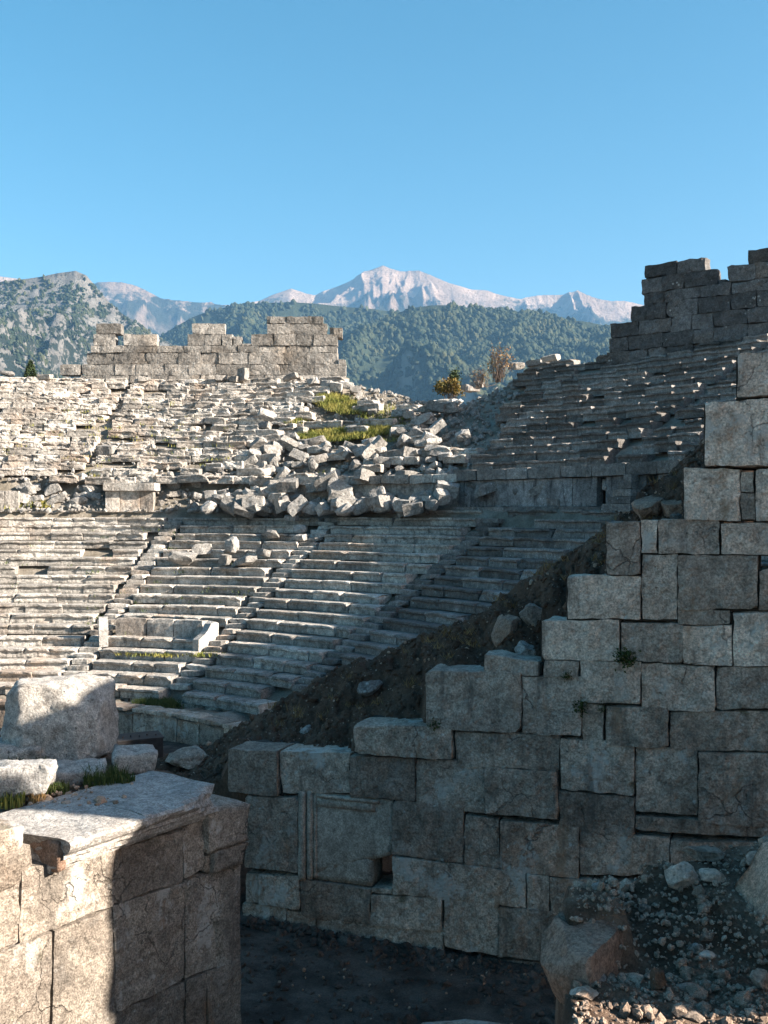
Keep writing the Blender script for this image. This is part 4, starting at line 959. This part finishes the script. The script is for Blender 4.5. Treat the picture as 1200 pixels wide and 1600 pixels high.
v, f = scatter(ico(1), np.stack([xx, yy, zmat(xx, yy) + sc * .05], 1), sc, 16); kind(add_w('gravel', v, f, M_peb), 'stuff')
def on_mound(px, py):
    d = np.arange(2.2, 9, .02); x = (px - 600) / F * d; z = (800 - py) / F * d; h = z <= zmat(x, d); k = int(np.argmax(h)) if h.any() else 150; return np.array([x[k], d[k], z[k]])
def mrock(label, px, py, w, h, seed, mat, rot=(0, 0, 0), dp=.8, sink=.15, sub=3, name='rock', planes=10, group='rocks lying on the rubble mound', amp=.09):
    p = on_mound(px, py); W = w / F * p[1]; H = h / F * p[1]
    v, f = boulder((W, W * dp, H), sub, seed, planes, amp, 2.6, .70); v = v / np.ptp(v, 0) * np.array([W, W * dp, H]); v[:, 2] -= v[:, 2].min() + H * sink
    return tag(add(name, mesh_from(name, v, f, mat), None, tuple(p + np.array([0, W * dp * .3, 0])), rot), label, 'rock', group)
mrock('grey blue flat stone near the top right of the rubble mound', 1102, 1347, 62, 22, 1, M_walld)
mrock('lumpy pinkish rock below the flat grey stone', 1072, 1388, 52, 42, 2, M_wall)
mrock('pale flat stone beside the lumpy pinkish rock', 1116, 1378, 42, 20, 3, M_wall)
mrock('small white stone on the far edge of the ledge', 932, 1392, 18, 12, 4, M_block)
mrock('greenish pebble in the middle of the rubble mound', 1008, 1428, 20, 16, 5, M_pier)
mrock('brown rounded stone left of the leaning rock', 1107, 1472, 30, 18, 6, M_red)
mrock('yellowish stone below the brown rounded stone', 1088, 1492, 24, 18, 7, M_pier)
mrock('flat grey stone beside the yellowish stone', 1104, 1499, 28, 14, 8, M_wall)
mrock('bluish cracked stone near the lower right corner', 1192, 1548, 34, 34, 9, M_walld)
mrock('ochre stone in the gravel near the lower right', 1130, 1538, 26, 24, 10, M_red)
mrock('flat brown stone in the lower middle gravel', 1076, 1552, 34, 16, 11, M_wall)
mrock('pale pointed stone in the gravel', 1103, 1545, 20, 14, 12, M_wall)
mrock('long sunlit stone at the lower left of the gravel', 915, 1564, 46, 18, 13, M_wall)
mrock('white stone at the foot of the broken block', 934, 1534, 34, 14, 14, M_block)
mrock('grey stone standing below the ledge', 955, 1525, 22, 18, 15, M_block)
mrock('upright sunlit clod in the lower middle gravel', 1028, 1545, 26, 36, 16, M_gravel)
mrock('flat blue stone at the bottom edge of the gravel', 1088, 1596, 36, 12, 17, M_walld)
mrock('pale stone at the right edge of the mound', 1192, 1352, 40, 22, 18, M_wall)
# leaning rock at the right edge
p = on_mound(1185, 1490); W = 140 / F * p[1]; H = 152 / F * p[1]
v, f = ico(4); v = v * 1.5
v = carve(v, [((0, 0, -1), .9), ((-.80, -.1, .58), .62), ((.2, -1, .1), .62), ((1, 0, 0), .9), ((0, 1, 0), .8), ((0, 0, 1), 1.2), ((.5, -.6, .6), 1.0), ((-.5, -.8, -.2), .80)])
v = v + v * (fbm(v * 2.1, 4, 5) * .04)[:, None]; v = v / np.ptp(v, 0) * np.array([W, W * .8, H]); v[:, 2] -= v[:, 2].min() + .05
M_lean = stone('leaning_rock_stone', (.86, .50, .34), (.66, .36, .24), (.38, .20, .135), (.86, .62, .48), k=3.0, dark_amt=.25, warm_amt=.6, lich=.1, bump=.01, pit=60, vary=.05)
tag(add('leaning_rock', mesh_from('leaning_rock', v, f, M_lean, True), None, tuple(p + np.array([.22, .25, -.02])), (0, 0, .1)), 'large pinkish rock leaning in from the right edge above the gravel', 'rock')
# broken block at the corner of the ledge: pale top, red fractured end
pt = np.array([(905 - 600) / F * 5.0, 5.0, 0])
v, f = boulder((.52, .66, .92), 4, 71, 18, .06, 3.2, .76); v[:, 2] = np.minimum(v[:, 2], .20 + .05 * v[:, 1] + .02 * vnoise(v * 9, 3)); v[:, 2] -= v[:, 2].max()
tag(add('broken_block', mesh_from('broken_block', v, f, M_red), None, (1.07, 5.02, -2.12), (R(1), R(2), -.14)), 'red faced broken block jutting from the left end of the rubble ledge', 'block')
v, f = boulder((1.3, .7, .2), 3, 91, 10, .1, 2.0, .7); d = 11.2
tag(add('sunken_stone', mesh_from('sunken_stone', v, f, M_walld), None, ((735 - 600) / F * 13.4, 13.4, -7.24)), 'low dark stone on the courtyard floor at the bottom edge', 'stone')
# two tall rocks added out of view at right to shade the mound
for k, (x, y, sx, sy, z1, lab) in enumerate([(3.9, 4.93, 1.3, 2.5, 1.0, 'big unseen rock added beyond the right edge to shade the mound'), (4.1, 2.16, 1.5, 2.6, 1.0, 'second unseen rock added right of the viewer to shade the mound')]):
    v, f = boulder((sx, sy, z1 + 2.6), 4, 1500 + k, 8, .07, 2, .82); tag(add('shade_rock', mesh_from('shade_rock', v, f, M_wall), None, (x, y, (z1 - 2.6) / 2)), lab, 'rock')
# courtyard dirt with small debris
pos, scl = [], []
for k in range(120):
    d = random.uniform(11.5, 16.5); u = random.uniform(-.16, .22); pos.append((u * d, d, FLOOR + .03)); scl.append(.01 + abs(random.gauss(0, .02)))
v, f = scatter(ico(1), np.array(pos), np.array(scl), 25); kind(add_w('floor_debris', v, f, M_peb), 'stuff')
pos, scl = [], []
for k in range(1500):
    if k % 3: d = random.uniform(11.0, 17.0); u = random.uniform(-.17, .22); p = np.array([u * d, d, FLOOR])
    else: p = plane_pt(random.uniform(380, 900), 1450, P_w, n_w) + n_w * abs(random.gauss(0, .35)); p[2] = FLOOR
    pos.append(p); scl.append(.02 + abs(random.gauss(0, .045)))
v, f = scatter(ico(1), np.array(pos), np.array(scl), 26, (.4, .7)); kind(add_w('floor_clods', v, f, M_floor), 'stuff')
pos, scl = [], []
for k in range(3500):
    p = bank_pt(random.uniform(232, 1110), random.random()); pos.append(p - np.array([0, 0, .01])); scl.append(.012 + abs(random.gauss(0, .035)))
v, f = scatter(ico(1), np.array(pos), np.array(scl), 27, (.5, .9)); kind(add_w('bank_clods', v, f, M_dirt), 'stuff')
# box on the orchestra floor
x, y, z = ray(216, 1183, lambda a, b: np.full_like(a, FLOOR)); 
tb = thing('dark_box', 'low dark box on the orchestra floor right of the boulder', 'box', (x, y, FLOOR))
bw, bd, bh = 1.35, .95, .62
def bbox(name, sz, off, mat, seed): 
    v, f = rough_box(sz, .3, .012, .004, 3, seed, 0); c, s = math.cos(.42), math.sin(.42)
    off = (off[0] * c - off[1] * s, off[0] * s + off[1] * c, off[2]); return add(name, mesh_from(name, v, f, mat), tb, (x + off[0], y + off[1], FLOOR + off[2]), (0, 0, .42))
bbox('front_panel', (bw, .05, bh), (0, -bd / 2, bh / 2), M_tank, 1); bbox('back_panel', (bw, .05, bh), (0, bd / 2, bh / 2), M_tank, 2)
bbox('side_panel', (.05, bd - .06, bh), (-bw / 2 + .025, 0, bh / 2), M_tank2, 3); bbox('side_panel', (.05, bd - .06, bh), (bw / 2 - .025, 0, bh / 2), M_tank, 4)
bbox('lid', (bw + .06, bd + .06, .04), (0, 0, bh + .022), M_tank, 5)
for k in range(5): bbox('loop_handle', (.05, .04, .06), (-.5 + .25 * k, -.2 + .1 * (k % 2), bh + .075), M_tank2, 6 + k)
# ------------------------------------------------------------------ fallen blocks
FB = [  # px, py, w, h (photograph), zone
 (452,685,32,15),(434,696,22,25),(475,699,24,14),(494,690,35,15),(512,699,22,22),(472,712,29,14),(424,714,31,17),(497,719,31,17),(404,694,27,11),(396,707,22,17),(545,696,22,18),(565,702,25,22),(591,700,24,26),
 (360,745,22,24),(377,745,22,15),(340,732,27,15),(347,770,25,22),(380,760,27,20),(407,772,25,35),(382,782,22,12),(432,777,22,20),(460,747,25,25),(521,742,18,28),(495,752,28,18),(472,772,45,25),(511,775,28,15),(540,772,25,22),(567,750,25,18),(546,745,20,15),(432,752,20,15),(586,765,20,15),
 (680,634,33,27),(666,657,33,18),(687,667,30,23),(640,646,18,18),(621,672,25,20),(649,675,23,18),(665,676,30,18),(595,697,35,28),(641,705,30,28),(675,691,35,13),(681,702,38,15),(602,742,22,30),(640,745,50,25),(650,760,28,20),(635,772,28,25),(604,777,28,23),(564,772,27,27),(692,750,35,32),(712,755,30,20),(730,769,20,12),(707,770,22,12),(680,730,20,10),(712,631,30,12),(736,606,28,15),(707,642,25,10),(415,650,32,13),(412,664,22,14),(548,668,20,10),(470,640,18,14),
 (30,778,32,20),(57,778,24,19),(52,762,25,13),(85,766,28,20),(120,753,38,16),(144,763,43,22),(124,784,34,18),(90,783,36,12),(150,775,20,16),(10,738,26,16),(34,739,30,14),(165,702,28,18),
 (280,872,50,28),(315,857,33,22),(360,850,25,34),(350,874,18,21),(382,880,45,14),(425,835,34,19),(468,827,26,17),(468,840,24,13),(455,809,22,12),(410,863,22,14),
 (772,764,58,24),(850,765,40,18),(868,787,42,26),(815,768,24,12),(740,756,22,14),(950,758,16,12),(985,762,34,20),(380,584,20,26),(345,590,20,12),(365,592,18,12),(455,590,26,12),(490,596,18,14),(510,600,20,16),(525,604,20,18),(540,602,26,14),(555,608,20,14),(563,620,16,10),(573,632,14,10),(582,640,16,12),(560,655,18,14),
 (862,560,30,15),(835,567,26,12),(745,600,22,12),(808,572,30,14),(780,585,22,12),(10,584,30,12),(70,588,24,10),(300,596,24,10),(225,592,22,9)]
SPECIAL = {(472,772,45,25): 'large hollowed block with curved underside lying amid the heap', (521,742,18,28): 'dark pitted slab standing tilted in the heap', (640,745,50,25): 'long slab sloping across the right end of the heap', (680,634,33,27): 'tall cut block at the top of the right hand heap below the bushes',
 (772,764,58,24): 'broad flat slab on the walkway before the panelled wall, top half sunlit', (280,872,50,28): 'largest fallen block on the lower seats, left of three', (315,857,33,22): 'rounded fallen block behind the largest one on the lower seats', (360,850,25,34): 'tall upright fallen block on the lower seats', (350,874,18,21): 'small upright stone under the tall fallen block', (382,880,45,14): 'long low stone beside the small upright stone',
 (425,835,34,19): 'wedge shaped block lying alone on a lower seat row', (468,827,26,17): 'pale block resting on top of a smaller cube', (468,840,24,13): 'small pale cube under the tilted pale block', (455,809,22,12): 'rough pale stone on the highest lower rows', (410,863,22,14): 'grey rounded stone near the long low stone', (380,584,20,26): 'pale block standing upright at the foot of the back wall',
 (862,560,30,15): 'block with a bright end on the skyline right of the bare bush', (736,606,28,15): 'tilted slab on the broken edge right of the evergreen bush', (868,787,42,26): 'dark block slumped across the walkway edge in shade', (850,765,40,18): 'long shaded block on the walkway right of the flat slab', (144,763,43,22): 'large fluted fragment left of the three panel wall piece', (120,753,38,16): 'long sloping slab above the fluted fragment',
 (595,697,35,28): 'big squared block right of the grass strip', (641,705,30,28): 'tilted six sided looking block above the long slab', (692,750,35,32): 'big rounded block at the right end of the heap', (407,772,25,35): 'tall block leaning at the left part of the heap', (602,742,22,30): 'smooth block tipped on its edge beside the long slab', (564,772,27,27): 'squared block standing on a corner at the lower edge of the heap'}
def zone(px, py):
    if py > 800: return 'on the lower seat rows', 'fallen blocks on the lower seats'
    if py < 612 and px < 600: return 'at the foot of the back wall', 'loose blocks along the left rim'
    if py < 612: return 'on the skyline of the shaded tiers', 'loose blocks along the right rim'
    if px < 200: return 'on the walkway at far left', 'fallen blocks on the left walkway'
    if px > 725: return 'on the shaded walkway at right', 'blocks on the right walkway'
    if py < 725 and px < 610: return 'below the grass strip', 'fallen blocks below the grass'
    if px >= 610 and py < 725: return 'in the pile under the bushes', 'fallen blocks of the right pile'
    if px < 450: return 'at the left heap end', 'fallen blocks, left of the heap'
    if px < 560: return 'amid the heap', 'fallen blocks, middle of the heap'
    return 'at the right heap end', 'fallen blocks, right of the heap'
def zhit(x, y):
    x = np.asarray(x, float); y = np.asarray(y, float); r = np.hypot(x - CX, y - CY); phi = np.degrees(np.arctan2(x - CX, y - CY))
    z = np.where((r > 27.0) & (r < 29.7) & (phi < 39), ZD + (r - 27.0) / 2.7 * (ZU + URISE * 2 - .2 - ZD), ztread(r) - .1)
    z = np.where((r > 25.3) & (r < 27.5) & (phi > 10.5) & (phi < 37.5), np.maximum(z, ZD - .5 + (r - 25.6) / 1.9 * 1.1), z)
    return np.where(r > 45, -50, z - gdrop(r, phi))
def pose_word(rot):
    a = max(abs(rot[0]), abs(rot[1]))
    if a < .15: return 'lying flat'
    way = ('right' if rot[1] > 0 else 'left') if abs(rot[1]) > abs(rot[0]) else ('forward' if rot[0] > 0 else 'backward')
    return ('tipped steeply ' if a > .45 else 'tipped ') + way
def drop_block(px, py, w, h, label=None, grp=None, big=False):
    x, y, z = ray(px, py + h * .45, zhit, 20, 68)
    W = w / F * y; H = h / F * y
    m = random.choice(BLK if random.random() < .78 else RUB)
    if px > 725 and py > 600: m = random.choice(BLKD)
    tilt = .45 if 610 < py < 800 else .2
    if abs(h - w) < 8 and py > 610 and py < 800: tilt = .8
    dims = m.vertices; bb = np.array([v.co[:] for v in dims]); ex = np.ptp(bb, 0)
    sx = max(W, .5) / ex[0]; szz = max(H * (.8 if tilt < .6 else .62), .28) / ex[2]
    rz = R(-math.degrees(math.atan2(x - CX, y - CY))) * .5 + random.gauss(0, .45)
    rot = (random.gauss(0, tilt * .7), random.gauss(0, tilt * .6), rz)
    if label not in SPECIAL.values():
        size = 'small' if w < 18 else ('medium' if w < 23 else ('large' if w < 28 else 'huge')); shape = 'rounded' if m in RUB else ('long' if w > 1.75 * h else 'squared')
        pose = pose_word(rot)
        band = '' if not ('heap' in label or 'pile' in label or 'grass' in label) else (', upper part' if py < 690 else (', middle part' if py < 745 else ', lower part'))
        label = f'{size} {shape} stone {pose} {label}{band}'
        grp = f'{grp}: {size} {shape}, {pose}{band}'
    return tag(add('fallen_block', m, None, (x, y + .1, z + abs(math.sin(rot[1])) * W * .25), rot, (sx * .92, min(sx, .55 / ex[1] * max(W, .6)) if False else max(.45, W * .55) / ex[1], szz)), label, 'fallen block', grp)
for q in FB:
    lab, grp = zone(q[0], q[1]); drop_block(*q, SPECIAL.get(q, lab), grp)
n = 0
while n < 78:                                                  # the rest of the heap
    px = random.uniform(335, 735); py = random.uniform(672, 790)
    edge = 340 + max(0, (765 - py)) * .75
    if px < edge or px > 735 - max(0, 740 - py) * .12: continue
    if py < 690 and px < 600: continue
    w = random.uniform(16, 33); lab, grp = zone(px, py); drop_block(px, py, w, w * random.uniform(.5, .9), lab, grp); n += 1
for k in range(24):
    px = random.uniform(0, 330); py = random.uniform(752, 788)
    if 160 < px < 245: continue
    w = random.uniform(14, 26); lab, grp = ('on the walkway at far left', 'fallen blocks on the left walkway') if px < 200 else ('on the walkway left of the heap', 'fallen blocks left of the heap'); drop_block(px, py, w, w * random.uniform(.4, .7), lab, grp)
# the foot of the heap, piled against the half buried wall
for k in range(74):
    p = random.uniform(11, 38); r = random.uniform(25.7, 27.3); h = random.uniform(0, 1) * max(0, (r - 25.6) / 1.6) * 1.6
    x, y = pol(r, p); px, py = 600 + F * x / y, 800 - F * (ZD + h) / y; lab, grp = zone(px, min(max(py, 730), 790)); W = random.uniform(.68, 1.18); m = random.choice(BLK if random.random() < .8 else RUB)
    if px > 725: continue
    rot = (random.gauss(0, .35), random.gauss(0, .3), R(-p) + random.gauss(0, .6)); pose = pose_word(rot)
    sh = 'rounded' if m in RUB else 'squared'; sz = 'small' if W < .78 else ('medium' if W < .92 else ('large' if W < 1.04 else 'huge')); sz = ('low ' if h < .35 else ('high ' if h > .75 else '')) + sz
    tag(add('fallen_block', m, None, (x, y, ZD - .25 + h), rot, (W, W, W * random.uniform(.9, 1.25))), f'{sz} {sh} stone {pose} {lab}, by the wall', 'fallen block', f'{grp}, by the wall: {sz} {sh}, {pose}')
# small broken stone between the blocks
pos, scl = [], []
for k in range(2600):
    p = random.uniform(11, 40); r = random.uniform(27.2, 42.5)
    if float(gully(r, p)) < .15 and random.random() < .93: continue
    x, y = pol(r, p); pos.append((x, y, float(zfill(x, y)) + .12)); scl.append(.05 + abs(random.gauss(0, .08)))
for k in range(900):
    p = random.uniform(-22, 12); r = random.uniform(26.9, 42.0); x, y = pol(r, p); pos.append((x, y, float(zfill(x, y)) + .25)); scl.append(.04 + abs(random.gauss(0, .07)))
for k in range(700):
    p = random.uniform(-22, 14); r = random.uniform(26.6, 29.0); x, y = pol(r, p); pos.append((x, y, float(zfill(x, y)) + .04)); scl.append(.04 + abs(random.gauss(0, .09)))
v, f = scatter(ico(1), np.array(pos), np.array(scl), 35); kind(add_w('small_rubble', v, f, M_block), 'stuff')

# ------------------------------------------------------------------ grass on the collapsed part
def grass(region, n, h, seed, mat=M_grass):
    r = np.random.default_rng(seed); V = []; Fc = []
    for k in range(n):
        px, py = region(r); x, y, z = ray(px, py, zhit, 30, 68, .1) if py < 1050 else ray(px, py, lambda a, b: np.full_like(a, -6.76), 20, 40)
        z = max(z - .05, float(zfill(x, y)) if py < 1050 else z - .05)
        for q in range(9):
            a = r.uniform(0, 6.28); xx, yy = x + r.normal(0, .14), y + r.normal(0, .14); l = h * r.uniform(.5, 1.2); ww = .018; i = len(V); s_, c_ = math.sin(a) * ww, math.cos(a) * ww
            V += [(xx - c_, yy - s_, z - .05), (xx + c_, yy + s_, z - .05), (xx + r.normal(0, l * .45), yy + r.normal(0, l * .45), z + l)]; Fc.append((i, i + 1, i + 2))
    o = add_w('grass', V, Fc, mat); kind(o, 'stuff'); return o
def ell(cx, cy, a, b, tilt=0.0):
    def fn(r):
        t = r.uniform(0, 6.28); q = math.sqrt(r.uniform()); x = a * q * math.cos(t); return cx + x, cy + b * q * math.sin(t) + tilt * x
    return fn
grass(ell(530, 630, 36, 14, .2), 420, .20, 1); grass(ell(530, 678, 70, 9, -.08), 700, .20, 2); grass(ell(590, 668, 20, 9), 200, .2, 3); grass(ell(462, 658, 14, 4), 80, .16, 4)
grass(ell(152, 748, 9, 8), 120, .2, 5); grass(ell(10, 790, 24, 5), 140, .18, 6); grass(ell(60, 788, 16, 4), 80, .18, 7); grass(ell(245, 1100, 28, 5), 320, .22, 8, M_grassd)
grass(ell(600, 660, 40, 30), 160, .18, 9); grass(ell(190, 690, 190, 70), 90, .14, 11); grass(ell(200, 900, 200, 90), 60, .10, 12, M_grassd); grass(ell(520, 760, 180, 25), 60, .16, 13); grass(ell(265, 1020, 80, 2), 60, .10, 10)

# ------------------------------------------------------------------ bushes and small trees on the rim
def leaf_cloud(name, mat, c, rad, n, size, seed, parent, lumps=9):
    r = np.random.default_rng(seed); L = r.normal(size=(lumps, 3)); L = L / np.linalg.norm(L, axis=1, keepdims=True) * r.uniform(.25, .72, (lumps, 1)); V = []; Fc = []
    for k in range(n):
        q = L[r.integers(lumps)] + r.normal(size=3) * .22; p = q * rad; a = r.normal(size=3); a /= np.linalg.norm(a); b = np.cross(a, r.normal(size=3)); b /= np.linalg.norm(b); s_ = size * r.uniform(.6, 1.4); i = len(V)
        V += [p - a * s_, p + b * s_ * .5, p + a * s_, p - b * s_ * .5]; Fc.append((i, i + 1, i + 2, i + 3))
    return add(name, mesh_from(name, V, Fc, mat), parent, tuple(c))
def twigs(name, c, rad, n, seed, parent, w=.03):
    r = np.random.default_rng(seed); V = []; Fc = []
    def seg(p, q, w0, w1):
        d = q - p; d /= np.linalg.norm(d) + 1e-9; a = np.cross(d, (0.3, .9, .2)); a /= np.linalg.norm(a); b = np.cross(d, a); i = len(V)
        for P_, W_ in ((p, w0), (q, w1)):
            for t in range(3): V.append(P_ + W_ * (a * math.cos(t * 2.094) + b * math.sin(t * 2.094)))
        for t in range(3): Fc.append((i + t, i + (t + 1) % 3, i + 3 + (t + 1) % 3, i + 3 + t))
    for k in range(n):
        p = np.array([r.normal(0, .12), r.normal(0, .12), -.2]); d = np.array([r.normal(0, .5) * rad[0], r.normal(0, .5) * rad[1], rad[2] * r.uniform(.9, 2.0)]); m = p + d * .5 + r.normal(size=3) * .12; e = p + d
        seg(p, m, w, w * .7); seg(m, e, w * .7, w * .3)
        for q in range(4):
            b0 = m + (e - m) * r.uniform(0, .9); seg(b0, b0 + r.normal(size=3) * np.array(rad) * .28 + np.array([0, 0, .15]), w * .4, w * .15)
    return add(name, mesh_from(name, V, Fc, M_twig), parent, tuple(c))
def rim_pt(px, py, D): return np.array([(px - 600) / F * D, D, (800 - py) / F * D])
p = rim_pt(703, 618, 58.5); t = thing('bush', 'yellowing bush on the broken rim, left of the dark evergreen shrub', 'bush', tuple(p), 'bushes on the rim')
leaf_cloud('foliage', M_bush, p + np.array([0, 0, .45]), np.array([1.0, .8, .75]), 1500, .075, 1, t); twigs('stem', p, (.6, .5, .6), 8, 1, t)
p = rim_pt(712, 616, 59.5); t = thing('bush', 'dark evergreen shrub just behind the yellowing bush', 'bush', tuple(p), 'bushes on the rim')
leaf_cloud('foliage', M_bushd, p + np.array([-.05, 0, .7]), np.array([.55, .5, .95]), 1500, .07, 2, t); twigs('stem', p, (.3, .3, .7), 6, 2, t)
p = rim_pt(778, 592, 56.5); t = thing('bare_bush', 'bare bush with thin reddish leaves on the skyline between two rims', 'bush', tuple(p), 'bushes on the rim')
twigs('stem', p, (.8, .6, 1.15), 34, 3, t, .022); leaf_cloud('foliage', M_dry, p + np.array([.1, 0, 1.0]), np.array([.95, .7, 1.15]), 420, .06, 3, t, 14)
p = rim_pt(752, 600, 57.5); t = thing('bare_bush', 'low leafless bush left of the reddish bare bush', 'bush', tuple(p), 'bushes on the rim')
twigs('stem', p, (.8, .5, .6), 30, 4, t, .02); leaf_cloud('foliage', M_dry, p + np.array([0, 0, .5]), np.array([.9, .5, .6]), 90, .05, 4, t, 10)
p = rim_pt(48, 592, 68); t = thing('small_tree', 'small dark conifer on the skyline at far left', 'tree', tuple(p))
r = np.random.default_rng(5); V = []; Fc = []
for k in range(900):
    hgt = r.uniform(0, 1); q = (1 - hgt) ** .8 * .55; a = r.uniform(0, 6.28); c = np.array([q * math.cos(a) * r.uniform(.5, 1), q * math.sin(a) * r.uniform(.5, 1), .1 + hgt * 1.15]); d = r.normal(size=3) * .09; e = np.cross(d, r.normal(size=3)); e = e / np.linalg.norm(e) * .03; i = len(V); V += [c - d, c + e, c + d, c - e]; Fc.append((i, i + 1, i + 2, i + 3))
add('crown', mesh_from('crown', V, Fc, M_bushd), t, tuple(p)); twigs('trunk', p, (.02, .02, .5), 2, 9, t, .05)

# ------------------------------------------------------------------ the air between here and the mountains
hv = np.array([(x, y, z) for z in (-70, 2600) for x, y in ((-9500, -60), (9500, -60), (9500, 14500), (-9500, 14500))], float)
HAZE = True
if HAZE:
    hz = bpy.data.materials.new('haze_air'); hz.use_nodes = True; nt = hz.node_tree
    out = next(n for n in nt.nodes if n.type == 'OUTPUT_MATERIAL'); [nt.nodes.remove(n) for n in list(nt.nodes) if n.type == 'BSDF_PRINCIPLED']
    pv = nt.nodes.new('ShaderNodeVolumePrincipled'); pv.inputs['Density'].default_value = 5.8e-5; pv.inputs['Color'].default_value = (.26, .58, 1.0, 1); pv.inputs['Anisotropy'].default_value = 0.0
    nt.links.new(pv.outputs[0], out.inputs['Volume'])
    kind(add('haze', mesh_from('haze', hv, [(0, 3, 2, 1), (4, 5, 6, 7), (0, 1, 5, 4), (1, 2, 6, 5), (2, 3, 7, 6), (3, 0, 4, 7)], hz)), 'stuff')
